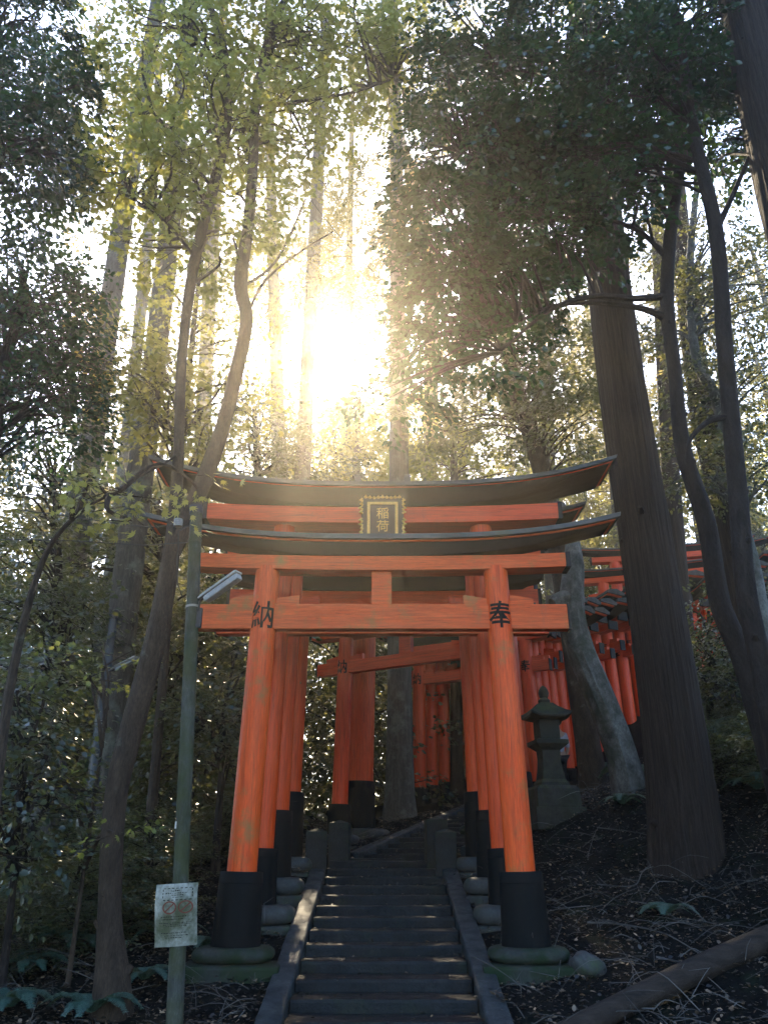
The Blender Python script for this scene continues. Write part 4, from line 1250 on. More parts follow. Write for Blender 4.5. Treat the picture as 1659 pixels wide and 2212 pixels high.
def wood_tree(x, y, h, r, kind, seed):
    key = (kind, seed % 4)
    gz = ground(x, y) - 0.2
    lab = {'cedar': 'straight slender cedar of the hazy wood behind the gates', 'leafy': 'leafy sunlit tree of the hazy wood behind the gates'}[kind]
    if key not in protos:
        rg = np.random.default_rng(seed + 500)
        H = 22.0
        bend = rg.normal(0, 0.35, 2)
        spec = [(x + bend[0] * t * t + rg.normal(0, 0.05), y + bend[1] * t * t, gz + H * t, 0.24 * (1 - 0.75 * t)) for t in np.linspace(0, 1, 7)]
        bl = []
        if kind == 'cedar':
            for i in range(11):
                t = 0.32 + 0.65 * i / 10
                w = 2.4 * (1.15 - t) + 0.4
                a = rg.uniform(0, 6.28)
                bl.append((np.array([x + bend[0] * t * t + math.cos(a) * w * 0.5, y + bend[1] * t * t + math.sin(a) * w * 0.5, gz + H * t]), (w, w, 0.8), 16))
            lf = dict(CONI, gap=None, size=0.24, per=50)
        else:
            for i in range(12):
                t = 0.10 + 0.6 * i / 11
                a = rg.uniform(0, 6.28); w = rg.uniform(1.0, 2.4)
                bl.append((np.array([x + math.cos(a) * w, y + math.sin(a) * w, gz + H * t]), (1.5, 1.5, 0.7), 18))
            lf = dict(FARL, gap=None)
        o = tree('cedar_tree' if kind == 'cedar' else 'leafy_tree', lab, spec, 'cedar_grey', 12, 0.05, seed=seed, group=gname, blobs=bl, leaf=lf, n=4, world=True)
        protos[key] = (o, gz)
        o.scale = (r / 0.24 * 0.8 + 0.2, r / 0.24 * 0.8 + 0.2, h / 22)
        return o
    src, sz = protos[key]
    o = copy_tree(src)
    o.location = (x, y, gz)
    o.rotation_euler = (0, 0, rng.uniform(0, 6.28))
    s = r / 0.24 * 0.8 + 0.2
    o.scale = (s, s, h / 22)
    return o


placed = []
saz = math.degrees(SUN_AZ)
cnt = 0
while cnt < 88:
    az = rng.uniform(-31, 31)
    y = rng.uniform(23, 62)
    x = y * math.tan(R(az))
    if min([1e9] + [(x - a) ** 2 + (y - b_) ** 2 for a, b_ in placed]) < 3.2: continue
    if abs(az - saz) < 1.2: continue
    if 5 < x < 14 and 22 < y < 29: continue
    placed.append((x, y))
    leafy = rng.random() < 0.42
    wood_tree(x, y, rng.uniform(0.75, 1.1) * min(26, max(10, (y - 8) * 0.62 + 4)) * (1.0 if not leafy else 0.85), rng.uniform(0.15, 0.34), 'leafy' if leafy else 'cedar', cnt)
    cnt += 1


# understory: evergreen bushes and small trees between the trunks
UP = []
rg_u = np.random.default_rng(33)
for k in range(4):
    H = 4.6
    px0, py0 = -5.0 + k * 0.5, 18.0
    gz = ground(px0, py0) - 0.15
    spec = [(px0 + 0.1 * math.sin(t * 3 + k), py0, gz + H * t, 0.07 * (1 - 0.8 * t)) for t in np.linspace(0, 1, 6)]
    bl = []
    for i in range(12):
        t = 0.10 + 0.95 * i / 11
        a = rg_u.uniform(0, 6.28); w = rg_u.uniform(0.3, 1.0)
        bl.append((np.array([px0 + math.cos(a) * w, py0 + math.sin(a) * w, gz + H * t]), (1.25, 1.25, 0.42), 17))
    o = tree('evergreen_shrub', 'broadleaf evergreen of the dark understory between the trunks', spec, 'dark_bark', 8, 0.04, seed=60 + k, group='understory evergreens of the wood', blobs=bl,
             leaf=dict(HILL, size=0.12, length=0.8, per=30, every=12, twigs=False), n=3, world=True)
    UP.append((o, gz + 0.0))
spots = []
tries = 0
while len(spots) < 36 and tries < 6000:
    tries += 1
    y = 15.5 + 22 * rg_u.random() ** 1.2
    x = y * math.tan(R(rg_u.uniform(-30, 30)))
    if min([1e9] + [(x - a) ** 2 + (y - b2_) ** 2 for a, b2_ in spots]) < 2.2: continue
    s_ = (x - PC0.x) * 0.5 + (y - PC0.y) * 0.866; w_ = (x - PC0.x) * 0.866 - (y - PC0.y) * 0.5
    if -1 < s_ < 9 and abs(w_) < 3.2: continue
    if min((x - a) ** 2 + (y - b2_) ** 2 for a, b2_, c2_ in TUN) < 7.5: continue
    if x > 2 and y < 21: continue
    if 5 < x < 14 and 21 < y < 29: continue
    spots.append((x, y))
for i, (x, y) in enumerate(spots):
    src, gz = UP[i % 4]
    o = src if i < 4 else copy_tree(src)
    o.location = (x, y, ground(x, y) - 0.2)
    o.rotation_euler = (0, 0, rg_u.uniform(0, 6.28))
    q = rg_u.uniform(0.75, 1.5)
    o.scale = (q, q, q * rg_u.uniform(0.8, 1.3))


# low seedlings on the slopes either side of the stairs
for i in range(34):
    if i < 20:
        x, y = rg_u.uniform(-6.2, -2.4), rg_u.uniform(8.6, 14.5)
    else:
        x, y = rg_u.uniform(4.9, 8.5), rg_u.uniform(11.0, 16.5)
    o = copy_tree(UP[i % 4][0])
    o.name = 'evergreen_seedling'
    o['label'] = 'low dark leaved seedling growing on the slope beside the stairs'
    o['category'] = 'shrub'
    o['group'] = 'low seedlings on the slopes'
    o.location = (x, y, ground(x, y) - 0.12)
    o.rotation_euler = (0, 0, rg_u.uniform(0, 6.28))
    q = rg_u.uniform(0.30, 0.5)
    o.scale = (q, q, q * rg_u.uniform(0.35, 0.6))


# ------------------------------------------------------------------ ferns
def fern(x, y, n, L, label, seed, lean=(0, 0)):
    rg = np.random.default_rng(seed + 900)
    VV, FF, off = [], [], 0
    for f in range(n):
        a = 2 * math.pi * (f + rg.uniform(-0.3, 0.3)) / n
        d0 = np.array([math.cos(a) + lean[0], math.sin(a) + lean[1], 0]); d0 = d0 / np.linalg.norm(d0)
        l = L * rg.uniform(0.75, 1.15)
        m = 26
        t = np.linspace(0.08, 1, m)
        c = d0[None] * (l * (t ** 1.1))[:, None] * 0.9 + np.array([0, 0, 1.0])[None] * (l * (1.25 * t - 1.1 * t * t))[:, None]
        tang = unit(np.gradient(c, axis=0))
        sd = unit(np.cross(tang, np.array([[0, 0, 1.0]])))
        nrm = np.cross(sd, tang)
        w = l * 0.26 * np.sin(np.clip(t * 1.08, 0, 1) * math.pi * 0.92) ** 0.8 * (1 - 0.35 * t) + 0.01
        for s in (-1, 1):
            dr = sd * s + tang * 0.35 - nrm * 0.15 + rg.normal(0, 0.05, (m, 3))
            # each pinna: a row of leaflets
            for k in range(7):
                u = (k + 0.5) / 7
                pos = c + unit(dr) * (w * u)[:, None]
                for s2 in (-1, 1):
                    d2 = unit(np.cross(unit(dr), nrm)) * s2 + unit(dr) * 0.6
                    sz = w * 0.24 * (1.1 - 0.8 * u) + 0.003
                    V, F = leaf_arrays('oval', pos, d2, nrm + rg.normal(0, 0.15, (m, 3)), sz)
                    VV.append(V); FF.append(F + off); off += len(V)
        # rachis as a strip of blades
        V, F = leaf_arrays('blade', c[:-1], c[1:] - c[:-1], nrm[:-1], np.full(m - 1, l / m * 1.3))
        VV.append(V); FF.append(F + off); off += len(V)
    o = np_mesh('fern', np.concatenate(VV), np.concatenate(FF), M['fern_leaf'])
    o.location = (x, y, ground(x, y) + 0.02)
    tag(o, label, 'fern', 'ferns on the forest floor')
    return o


def onground(px, py, lo=5.5, hi=22):
    """Where the ray through a place of the photograph meets the ground."""
    d = ray(px, py)
    ys_ = np.linspace(lo, hi, 240)
    xs_ = d.x * ys_ / d.y; z_ = d.z * ys_ / d.y
    g = ground_np(xs_, ys_)
    below = np.where(z_ <= g)[0]
    i = below[0] if len(below) else -1
    return float(xs_[i]), float(ys_[i])


fd = [(150, 2060, 9, 0.62, 'wide fern with arching fronds left of the crooked maple foot'),
      (350, 2040, 8, 0.5, 'fern just left of the notice plate on the pole'),
      (195, 2205, 8, 0.45, 'bright fern at the bottom edge left of the pole'),
      (310, 2130, 7, 0.4, 'small fern between the maple foot and the pole'),
      (20, 2190, 8, 0.45, 'fern in the lower left corner'),
      (130, 1850, 10, 0.75, 'pale fern on the left slope behind the shrub'),
      (60, 1960, 8, 0.5, 'dark fern at the left edge below the shrub'),
      (440, 2060, 7, 0.38, 'little fern beside the mossy gate stone'),
      (1330, 1680, 8, 0.62, 'bluish fern at the foot of the leaning pale trunk'),
      (1370, 1690, 8, 0.6, 'fern between the leaning pale trunk and the big cedar'),
      (1560, 1620, 9, 0.7, 'pale fern right of the big cedar on the slope'),
      (1620, 1600, 8, 0.7, 'fern under the dark stems near the right edge'),
      (1345, 1745, 6, 0.35, 'low fern left of the big cedar foot'),
      (1440, 1990, 6, 0.3, 'small fern on the dark soil between the big cedar and the fallen log'),
      (1640, 1720, 8, 0.55, 'fern at the right edge behind the big cedar foot'),
      (1590, 1560, 8, 0.6, 'fern high on the right slope beside the dark stems'),
      (270, 1900, 8, 0.5, 'fern in the shade right of the thin steel pole'),
      (60, 2110, 8, 0.5, 'fern low at the left edge of the ground'),
      (505, 1790, 7, 0.4, 'small fern in the shade left of the front gate')]
for i, (px, py, n, L, lab) in enumerate(fd):
    x, y = onground(px, py)
    fern(x, y, n + 1, L * (1.0 if px < 600 else 1.25), lab, i)


# ------------------------------------------------------------------ litter, twigs, fallen wood
def litter():
    rg = np.random.default_rng(5)
    n = 60000
    X = rg.uniform(-6.5, 8, n); Y = 5.6 + (rg.random(n) ** 1.5) * 13
    keep = np.array([not in_path(a, b_) for a, b_ in zip(X, Y)]) | (rg.random(n) < 0.09)
    X, Y = X[keep], Y[keep]
    Z = ground_np(X, Y)
    for i in range(len(X)):
        if in_path(X[i], Y[i]) and Y[i] < Y0:
            k = math.floor((Y0 - Y[i]) / STEP_T) + 1
            Z[i] = Z0 - k * STEP_R - 0.01
            X[i] = max(-0.84, min(0.84, X[i] * (1.5 if i % 2 else 1.0)))
        else:
            Z[i] += mnoise.fractal(Vector((X[i] * 0.9, Y[i] * 0.9, 0)), 0.9, 2.1, 5) * 0.09
    pos = np.stack([X, Y, Z + 0.015], 1)
    m = len(X)
    d = rg.normal(0, 1, (m, 3)); d[:, 2] *= 0.25
    nr = np.array([[0, 0, 1.0]]) + rg.normal(0, 0.35, (m, 3))
    V, F = leaf_arrays('oval', pos, d, nr, rg.uniform(0.018, 0.062, m))
    tag(np_mesh('leaf_litter', V, F, M['litter']), kind='stuff')
    mb = MB()
    for i in range(2600):
        x, y = rg.uniform(-6, 7.5), 5.8 + (rg.random() ** 1.4) * 11
        if in_path(x, y) or (abs(x) < 1.2 and y < 14): continue
        z = ground(x, y) + 0.03 + mnoise.fractal(Vector((x * 0.9, y * 0.9, 0)), 0.9, 2.1, 5) * 0.09
        L = (0.06 + 0.8 * rg.random() ** 2.6) * (1.3 if x > 1.5 else 1.0); a = rg.uniform(0, 6.28)
        dz = rg.normal(0.03, 0.12)
        p0 = Vector((x, y, z)); p2 = p0 + Vector((math.cos(a) * L, math.sin(a) * L, dz))
        p2.z = max(p2.z, ground(p2.x, p2.y) + 0.02)
        p1 = (p0 + p2) / 2 + Vector((rg.normal(0, 0.06) * L, rg.normal(0, 0.06) * L, abs(rg.normal(0, 0.12)) * L + 0.01))
        r = rg.uniform(0.0018, 0.005)
        pp, rr = smooth_path([p0, p1, p2], [r, r * 0.9, r * 0.4], 4)
        mb.tube(pp, rr, 4, cap=False)
        if rg.random() < 0.5:
            q = p1 + Vector((rg.normal(0, 0.2), rg.normal(0, 0.2), rg.uniform(-0.02, 0.06))) * min(1, L * 2)
            mb.tube([p1, q], [r * 0.7, r * 0.3], 4, cap=False)
    tag(mb.build('fallen_twigs', M['twig']), kind='stuff')


litter()

# the fallen log in the lower right corner
x0, y0 = onground(1270, 2230); x1, y1 = onground(1700, 2010)
a = Vector((x0, y0, ground(x0, y0) + 0.06)); b_ = Vector((x1 + 0.35, y1, ground(x1, y1) + 0.1))
d = (b_ - a)
a = a - d * 0.1
b_ = b_ + d * 0.35
pp, rr = smooth_path([a, a.lerp(b_, 0.35) + Vector((0, 0, 0.02)), a.lerp(b_, 0.7), b_], [0.085, 0.105, 0.115, 0.12], 10)
lo = empty('fallen_log', tuple(a), 0, 'rough fallen log lying across the lower right corner', 'log')
MB().tube([p - a for p in pp], rr, 24, True, 0.07, 8, True, 4.0).build('log_bark', M['deadwood'], lo)

fb_ = [('long curved dead branch on the soil right of the front gate pillar', [(1270, 2010), (1350, 2015), (1440, 2040), (1520, 2085)], 0.012),
       ('forked pale twig lying right of the front gate base', [(1290, 1925), (1370, 1930), (1395, 1895), (1470, 1870)], 0.009),
       ('thin dead branch crossing the bank below the lantern', [(1290, 1800), (1380, 1815), (1450, 1830), (1540, 1810)], 0.009),
       ('bare stick lying on the left slope behind the pole', [(60, 1990), (160, 1960), (260, 1950)], 0.012),
       ('dead branch on the soil above the fallen log', [(1420, 2090), (1530, 2110), (1640, 2080)], 0.01)]
for (lab, pts, r) in fb_:
    w = []
    for (px, py) in pts:
        x, y = onground(px, py)
        w.append(Vector((x, y, ground(x, y) + 0.07)))
    o0 = w[0].copy()
    pp, rr = smooth_path(w, [r * (1 - 0.6 * i / (len(w) - 1)) for i in range(len(w))], 6)
    mb = MB().tube([p - o0 for p in pp], rr, 6)
    for i in range(2, len(pp) - 2, 3):
        q = pp[i] + Vector((random.uniform(-0.2, 0.2), random.uniform(-0.15, 0.15), random.uniform(0.0, 0.12)))
        mb.tube([pp[i] - o0, q - o0], [rr[i] * 0.6, rr[i] * 0.25], 5)
    o = mb.build('fallen_branch', M['twig'])
    o.location = o0
    tag(o, lab, 'branch')

# loose rocks
for i, (px, py, s, lab, mt) in enumerate(((1268, 2100, 0.17, 'pale rough rock beside the right mossy gate slab', 'stone'), (1085, 2000, 0.13, 'mossy round rock left of the right gate pillar base', 'mossy'),
                                          (585, 1990, 0.16, 'round wet rock right of the left gate pillar base', 'mossy'), (1255, 1650, 0.14, 'pale rock by the tunnel gate bases', 'stone'),
                                          (620, 1890, 0.12, 'small grey rock beside the left kerb', 'stone'), (1010, 1800, 0.13, 'small mossy rock behind the right bollards', 'mossy'))):
    x, y = onground(px, py)
    bm = bmesh.new()
    bmesh.ops.create_icosphere(bm, subdivisions=3, radius=s)
    for v in bm.verts:
        n_ = mnoise.noise(v.co * 5 + Vector((i * 7, 0, 0))) * 0.35 + mnoise.noise(v.co * 14 + Vector((i, 3, 0))) * 0.1
        v.co *= 1 + n_
        v.co.z *= 0.72
    for f in bm.faces: f.smooth = True
    me = bpy.data.meshes.new('rock'); bm.to_mesh(me); bm.free(); me.materials.append(M[mt])
    o = bpy.data.objects.new('rock', me); COL.objects.link(o)
    o.location = (x, y, ground(x, y) + s * 0.35)
    tag(o, lab, 'rock')


# ------------------------------------------------------------------ utility poles, lamps, notice, wires
def pole(spec, label, mat, seg=24):
    pts, rad = trunk_px(spec)
    base = pts[0].copy()
    root = empty('utility_pole', tuple(base), 0, label, 'utility pole')
    MB().tube([p - base for p in pts], rad, seg).build('shaft', M[mat], root)
    return root, base, pts, rad


PY = 7.5
pr, pb, ppts, prad = pole([(372, 2330, PY, 38), (378, 2200, PY, 37), (402, 1650, PY, 31), (416, 1330, PY, 28), (425, 1096, PY, 25)], 'mossy grey utility pole left of the front gate carrying a lamp and wires', 'pole')


def on_pole(y):
    for i in range(len(ppts) - 1):
        pass
    # interpolate along the shaft by picture height
    tab = [(2330, 0), (2200, 1), (1650, 2), (1330, 3), (1096, 4)]
    for (ya, i), (yb, j) in zip(tab[:-1], tab[1:]):
        if ya >= y >= yb:
            t = (ya - y) / (ya - yb)
            return ppts[i].lerp(ppts[j], t), prad[i] + (prad[j] - prad[i]) * t
    return ppts[-1], prad[-1]


def band(y, h, mat, name, ex=0.004):
    p, r = on_pole(y)
    ax = (ppts[-1] - ppts[0]).normalized()
    c = p - pb
    return MB().lathe([(-h / 2, r + ex), (h / 2, r + ex)], c, c + ax, 24).build(name, M[mat], pr)


cp_, cr_ = ppts[-1] - pb, prad[-1]
ax = (ppts[-1] - ppts[0]).normalized()
MB().lathe([(-0.075, cr_ + 0.008), (0.012, cr_ + 0.008), (0.02, cr_ * 0.6)], cp_, cp_ + ax, 24).build('top_cap', M['dark_steel'], pr)
bnd = band(1312, 0.022, 'lampcase', 'clamp')
band(1172, 0.03, 'pole', 'clamp', 0.007)
band(1960, 0.012, 'steel', 'clamp')
# bracket and insulator on the left
p1, r1 = on_pole(1135)
ip = P(386, 1128, PY - 0.02)
MB().tube([p1 - pb, P(402, 1138, PY - 0.02) - pb, P(388, 1146, PY - 0.02) - pb], [0.012, 0.012, 0.010], 8).build('bracket', M['dark_steel'], pr)
b = MB()
prof = []
for i in range(4):
    z = i * 0.022
    prof += [(z, 0.026), (z + 0.004, 0.046), (z + 0.014, 0.046), (z + 0.02, 0.028)]
b.lathe(prof, ip - pb - Vector((0, 0, 0.05)), ip - pb + Vector((0, 0, 0.1)), 20)
b.build('insulator', M['porcelain'], pr)
MB().tube([P(386, 1146, PY - 0.02) - pb, P(386, 1180, PY) - pb, P(383, 1215, PY + 0.02) - pb, P(384, 1260, PY) - pb, P(395, 1290, PY) - pb], 0.006, 6).build('lead_cable', M['wire'], pr)
MB().box((P(431, 1335, PY - 0.02) - pb), (0.05, 0.05, 0.2)).build('switch_box', M['dark_steel'], pr, 0.006)
# small white number tag on the shaft
pq, rq = on_pole(1795)
MB().box((pq - pb + Vector((-rq * 0.8, -rq * 0.62, 0))), (0.02, 0.012, 0.06), Matrix.Rotation(R(-40), 3, 'Z')).build('white_tag', M['porcelain'], pr, 0.002)
# fluorescent lamp
la, lb = P(432, 1296, PY - 0.06), P(516, 1236, PY - 0.28)
lm = empty('street_lamp', tuple(la), 0, 'slanting grey fluorescent street lamp fixed to the mossy pole', 'street lamp')
dv = (lb - la); Ln = dv.length; dv.normalize()
upv = Vector((0, 0, 1)); sd = dv.cross(upv).normalized(); nv = sd.cross(dv)
rot = Matrix((dv, sd, nv)).transposed()
MB().box(dv * (Ln * 0.52), (Ln * 0.98, 0.10, 0.022), rot).box(dv * (Ln * 0.52) + nv * 0.018, (Ln * 0.9, 0.075, 0.02), rot).build('housing', M['lampcase'], lm, 0.006)
MB().box(dv * (Ln * 0.56) - nv * 0.045, (Ln * 0.86, 0.085, 0.066), rot, 1.0).build('diffuser', M['diffuser'], lm, 0.018)
MB().tube([on_pole(1312)[0] - la, P(430, 1318, PY - 0.05) - la, Vector((0, 0, -0.02)), dv * 0.06], 0.012, 8).build('arm', M['dark_steel'], lm)

# notice plate bent round the pole
sp_, sr_ = on_pole(1990)
sg = empty('notice_sign', tuple(sp_), 0, 'weathered white warning plate with red prohibition rings strapped to the pole', 'sign')
WID, HEI = 0.36, 0.60
sax = (ppts[2] - ppts[1]).normalized()
srt = Vector((1, 0, 0)); srt = (srt - sax * srt.dot(sax)).normalized(); snm = srt.cross(sax)  # toward +y -> flip
if snm.y > 0: snm = -snm


def on_sign(u, v, off=0.0):
    """u, v in metres on the plate; it curves gently round the shaft."""
    bend = -(2.4 if u > 0 else 0.9) * u * u + 0.03 * math.sin((v + 0.1) * 7)
    u = u * 0.95; v = v * 0.79
    return srt * (u - 0.012) + sax * v + snm * (sr_ + 0.034 + bend + off)


b = MB(); vs, fs = [], []
NU, NV = 16, 20
for lay in (0.0, -0.004):
    for j in range(NV + 1):
        for i in range(NU + 1):
            vs.append(on_sign(-WID / 2 + WID * i / NU, -HEI / 2 + HEI * j / NV, lay))
K = (NU + 1) * (NV + 1)
for j in range(NV):
    for i in range(NU):
        a_ = j * (NU + 1) + i
        fs.append((a_, a_ + 1, a_ + NU + 2, a_ + NU + 1)); fs.append((K + a_ + NU + 1, K + a_ + NU + 2, K + a_ + 1, K + a_))
rim = [i for i in range(NU + 1)] + [(j * (NU + 1) + NU) for j in range(1, NV + 1)] + [NV * (NU + 1) + i for i in range(NU - 1, -1, -1)] + [j * (NU + 1) for j in range(NV - 1, 0, -1)]
for q in range(len(rim)):
    a_, c_ = rim[q], rim[(q + 1) % len(rim)]
    fs.append((a_, a_ + K, c_ + K, c_))
b.add(vs, fs, True)
plate = b.build('plate', M['signplate'], sg)


def patch(mb, u0, u1, v0, v1, off=0.003):
    n = max(1, int((u1 - u0) / 0.012))
    for i in range(n):
        a_, c_ = u0 + (u1 - u0) * i / n, u0 + (u1 - u0) * (i + 1) / n
        m0 = len(mb.v)
        mb.add([on_sign(a_, v0, off), on_sign(c_, v0, off), on_sign(c_, v1, off), on_sign(a_, v1, off)], [(0, 1, 2, 3)])


tx = MB()
for i in range(7):
    u = -0.105 + i * 0.037
    patch(tx, u, u + 0.022, 0.252, 0.259); patch(tx, u, u + 0.022, 0.140, 0.147)
for i in range(3):
    v = 0.165 + i * 0.032
    patch(tx, -0.112, -0.105, v, v + 0.02); patch(tx, 0.140, 0.147, v, v + 0.02)
rs = random.Random(3)


def textline(v, u0, u1, h):
    u = u0
    while u < u1:
        w = rs.uniform(0.006, 0.02)
        patch(tx, u, min(u + w, u1), v + rs.uniform(0, h * 0.3), v + h * rs.uniform(0.6, 1.0))
        u += w + rs.uniform(0.003, 0.008)


for v, u0, u1, h in ((0.225, -0.04, 0.04, 0.014), (0.205, -0.085, 0.10, 0.009), (0.185, -0.03, 0.07, 0.009), (0.165, -0.02, 0.07, 0.009),
                     (-0.02, -0.12, 0.10, 0.009), (-0.045, -0.10, 0.08, 0.009), (-0.08, -0.14, 0.14, 0.008), (-0.095, -0.10, 0.13, 0.008), (-0.11, -0.08, 0.10, 0.008),
                     (-0.175, -0.12, 0.10, 0.010), (-0.20, -0.09, 0.11, 0.008), (-0.22, -0.08, 0.06, 0.008)):
    textline(v, u0, u1, h)
tx.build('print', M['ink'], plate)
rg_ = MB()
for cu in (-0.045, 0.092):
    cv = 0.072; rad = 0.062; n = 40
    for i in range(n):
        a0, a1 = 2 * math.pi * i / n, 2 * math.pi * (i + 1) / n
        pts = []
        for (aa, rr) in ((a0, rad), (a1, rad), (a1, rad - 0.012), (a0, rad - 0.012)):
            pts.append(on_sign(cu + math.cos(aa) * rr, cv + math.sin(aa) * rr, 0.0035))
        rg_.add(pts, [(0, 1, 2, 3)])
    for i in range(10):
        t0, t1 = -1 + i / 5, -1 + (i + 1) / 5
        e = 0.044
        rg_.add([on_sign(cu + t0 * e + 0.004, cv + t0 * e - 0.004, 0.0035), on_sign(cu + t1 * e + 0.004, cv + t1 * e - 0.004, 0.0035), on_sign(cu + t1 * e - 0.004, cv + t1 * e + 0.004, 0.0035), on_sign(cu + t0 * e - 0.004, cv + t0 * e + 0.004, 0.0035)], [(0, 1, 2, 3)])
rg_.build('prohibition_ring', M['signred'], plate)

# wires
for lab, pts in (('upper slack black wire running to the insulator from the left', [(-120, 1040), (0, 1092), (140, 1114), (290, 1135), (345, 1138), (384, 1128)]),
                 ('lower black wire running to the pole clamp from the left', [(-120, 1170), (0, 1166), (150, 1168), (300, 1177), (370, 1174), (418, 1171)])):
    w = [P(px, py, PY - 0.02 + (0.004 * (420 - px))) for px, py in pts]
    o0 = w[0].copy()
    pp, rr = smooth_path(w, [0.006] * len(w), 6)
    o = MB().tube([p - o0 for p in pp], rr, 6).build('wire', M['wire'])
    o.location = o0
    tag(o, lab, 'wire')
for lab, pts in (('thin guy wire slanting across the sky left of the sun', [(300, -40, 9.4), (520, 210, 9.4), (700, 470, 9.4), (860, 640, 9.4)]),
                 ('thin guy wire slanting down right through the sun glare', [(640, 200, 9.8), (800, 400, 9.8), (930, 620, 9.8), (1000, 700, 9.8)])):
    w = [P(*q) for q in pts]
    o0 = w[0].copy()
    pp, rr = smooth_path(w, [0.006] * len(w), 6)
    o = MB().tube([p - o0 for p in pp], rr, 5).build('wire', M['wire'])
    o.location = o0
    tag(o, lab, 'wire')

# second pole, farther back on the left
p2, b2, pts2, rad2 = pole([(168, 2010, 12.2, 23), (180, 1900, 12.2, 21), (212, 1620, 12.2, 21), (232, 1450, 12.2, 18), (247, 1326, 12.2, 16)], 'thin grey steel pole on the left in front of the lichened cedar', 'steel', 16)
a_ = (pts2[-1] - pts2[0]).normalized()
MB().lathe([(-0.10, rad2[-1] + 0.012), (0.0, rad2[-1] + 0.012), (0.01, rad2[-1] * 0.5)], pts2[-1] - b2, pts2[-1] - b2 + a_, 16).build('top_cap', M['dark_steel'], p2)
MB().box(P(176, 1778, 12.15) - b2, (0.11, 0.09, 0.13)).build('junction_box', M['lampcase'], p2, 0.01)
la, lb = P(244, 1446, 12.1), P(296, 1419, 11.9)
lm2 = empty('street_lamp', tuple(la), 0, 'small dirty street lamp on the thin steel pole at left', 'street lamp')
dv = (lb - la); Ln = dv.length; dv.normalize()
sd = dv.cross(upv).normalized(); nv = sd.cross(dv)
rot = Matrix((dv, sd, nv)).transposed()
MB().box(dv * (Ln * 0.5), (Ln, 0.11, 0.03), rot).build('housing', M['lampcase'], lm2, 0.006)
MB().box(dv * (Ln * 0.55) - nv * 0.035, (Ln * 0.8, 0.08, 0.036), rot).build('diffuser', M['diffuser'], lm2, 0.01)
MB().tube([P(233, 1452, 12.2) - la, Vector((0, 0, -0.02)), dv * 0.05], 0.014, 8).build('arm', M['dark_steel'], lm2)


# ------------------------------------------------------------------ the person half hidden behind the lantern
def skin_mesh(name, joints, bones, mat, parent, sub=2):
    me = bpy.data.meshes.new(name)
    me.from_pydata([j[0] for j in joints], bones, [])
    o = bpy.data.objects.new(name, me)
    COL.objects.link(o)
    md = o.modifiers.new('skin', 'SKIN')
    o.modifiers.new('sub', 'SUBSURF').levels = sub
    sv = me.skin_vertices[0].data if me.skin_vertices else None
    if sv is None:
        me.attributes
    for v, j in zip(o.data.skin_vertices[0].data, joints):
        v.radius = j[1]
    o.data.skin_vertices[0].data[0].use_root = True
    bpy.context.view_layer.update()
    dg = bpy.context.evaluated_depsgraph_get()
    res = bpy.data.meshes.new_from_object(o.evaluated_get(dg))
    bpy.data.objects.remove(o); bpy.data.meshes.remove(me)
    res.name = name
    for p in res.polygons: p.use_smooth = True
    res.materials.clear(); res.materials.append(mat)
    ob = bpy.data.objects.new(name, res)
    COL.objects.link(ob); ob.parent = parent
    return ob


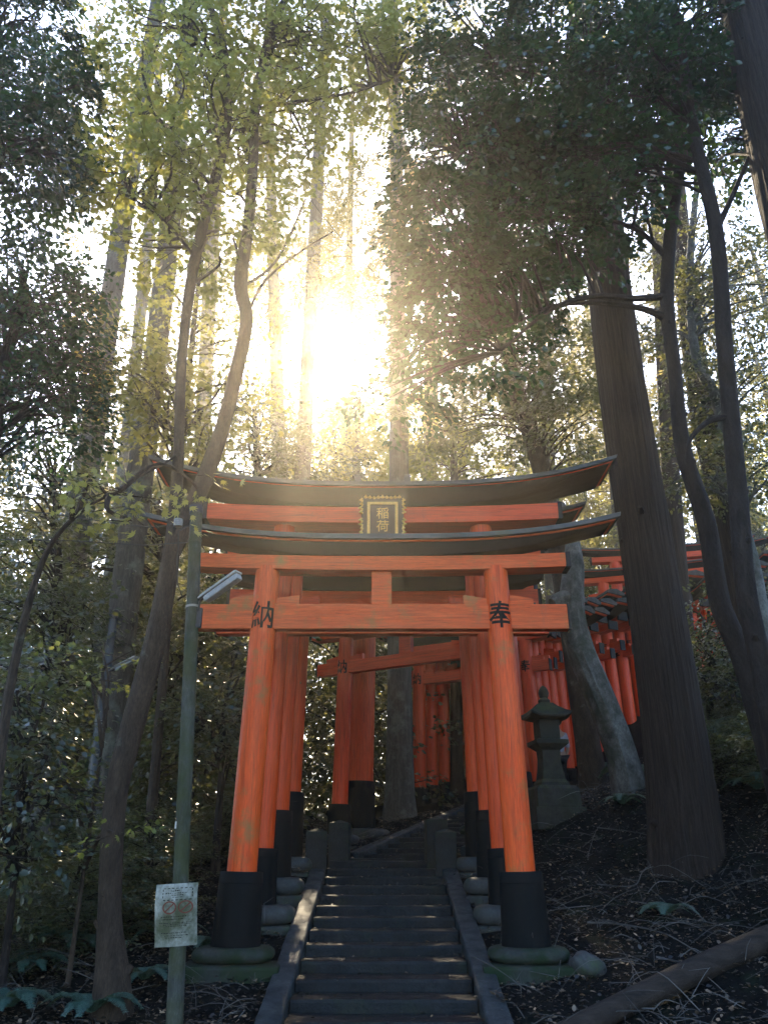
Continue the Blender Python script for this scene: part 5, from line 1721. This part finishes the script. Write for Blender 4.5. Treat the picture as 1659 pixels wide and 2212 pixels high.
def person(x, y, z, rz, label):
    root = empty('person', (x, y, z), rz, label, 'person')
    J = [((0, 0, 0.95), (0.13, 0.10)), ((0, 0, 1.15), (0.125, 0.09)), ((0, 0.01, 1.36), (0.15, 0.10)), ((0, 0.01, 1.47), (0.055, 0.055)), ((0, -0.01, 1.58), (0.075, 0.09)), ((0, -0.015, 1.68), (0.07, 0.085)),
         ((-0.09, 0, 0.88), (0.085, 0.09)), ((-0.10, -0.06, 0.50), (0.055, 0.06)), ((-0.10, 0.02, 0.10), (0.04, 0.045)), ((-0.11, -0.14, 0.04), (0.04, 0.03)),
         ((0.09, 0, 0.88), (0.085, 0.09)), ((0.10, 0.04, 0.50), (0.055, 0.06)), ((0.10, 0.16, 0.12), (0.04, 0.045)), ((0.11, 0.03, 0.05), (0.04, 0.03)),
         ((-0.19, 0.01, 1.38), (0.05, 0.05)), ((-0.24, 0.03, 1.10), (0.04, 0.04)), ((-0.22, -0.08, 0.88), (0.03, 0.03)), ((-0.215, -0.11, 0.80), (0.03, 0.018)),
         ((0.19, 0.01, 1.38), (0.05, 0.05)), ((0.24, 0.02, 1.10), (0.04, 0.04)), ((0.23, -0.10, 0.90), (0.03, 0.03)), ((0.225, -0.14, 0.82), (0.03, 0.018))]
    E = [(0, 1), (1, 2), (2, 3), (3, 4), (4, 5), (0, 6), (6, 7), (7, 8), (8, 9), (0, 10), (10, 11), (11, 12), (12, 13), (2, 14), (14, 15), (15, 16), (16, 17), (2, 18), (18, 19), (19, 20), (20, 21)]
    # five fingers a hand
    for w, sgn in ((17, -1), (21, 1)):
        base = Vector(J[w][0])
        for f in range(5):
            dx = (f - 2) * 0.014
            i = len(J)
            if f == 0:
                J.append((tuple(base + Vector((-sgn * 0.02, -0.035, 0.0))), (0.009, 0.009))); E.append((w, i))
                J.append((tuple(base + Vector((-sgn * 0.025, -0.055, -0.03))), (0.007, 0.007))); E.append((i, i + 1))
            else:
                J.append((tuple(base + Vector((0, dx - 0.01, -0.055))), (0.009, 0.009))); E.append((w, i))
                J.append((tuple(base + Vector((-sgn * 0.008, dx - 0.018, -0.09 + 0.006 * abs(f - 2.5)))), (0.007, 0.007))); E.append((i, i + 1))
    skin_mesh('body', J, E, M['skin'], root)
    g = 0.018
    S = [(J[i][0], (J[i][1][0] + g, J[i][1][1] + g)) for i in (0, 1, 2, 14, 15, 18, 19)]
    S.append(((0, 0.01, 1.44), (0.075, 0.075)))
    skin_mesh('shirt', S, [(0, 1), (1, 2), (2, 3), (3, 4), (2, 5), (5, 6), (2, 7)], M['shirt'], root)
    Tt = [(J[i][0], (J[i][1][0] + g, J[i][1][1] + g)) for i in (0, 6, 7, 8, 10, 11, 12)]
    skin_mesh('trousers', Tt, [(0, 1), (1, 2), (2, 3), (0, 4), (4, 5), (5, 6)], M['trousers'], root)
    bm = bmesh.new()
    bmesh.ops.create_uvsphere(bm, u_segments=20, v_segments=12, radius=0.105)
    for v in bm.verts:
        v.co.z *= 1.12; v.co.y *= 1.08
        if v.co.y < -0.055 and v.co.z < 0.05: v.co.y = -0.055
    for f in bm.faces: f.smooth = True
    me = bpy.data.meshes.new('hair'); bm.to_mesh(me); bm.free(); me.materials.append(M['hair'])
    h = bpy.data.objects.new('hair', me); COL.objects.link(h); h.parent = root; h.location = (0, 0.022, 1.66)
    b = MB().box((0.22, 0.09, 0.98), (0.09, 0.26, 0.30)).build('shoulder_bag', M['trousers'], root, 0.03)
    return root


px_ = P(1212, 1690, 17.0)
person(px_.x, 17.0, ground(px_.x, 17.0) + 0.02, R(-150), 'person in a pale lilac top and dark trousers half hidden behind the stone lantern')

# ------------------------------------------------------------------ haze
hm, ht, ho = new_mat('haze')
pv = ht.nodes.new('ShaderNodeVolumePrincipled')
pv.inputs['Color'].default_value = (1.0, 0.92, 0.78, 1)
pv.inputs['Density'].default_value = 0.0017
pv.inputs['Anisotropy'].default_value = 0.83
ht.links.new(pv.outputs[0], ho.inputs['Volume'])
hz = MB().box((0, 0, 9), (236, 236, 66)).build('haze', hm)
tag(hz, kind='stuff')
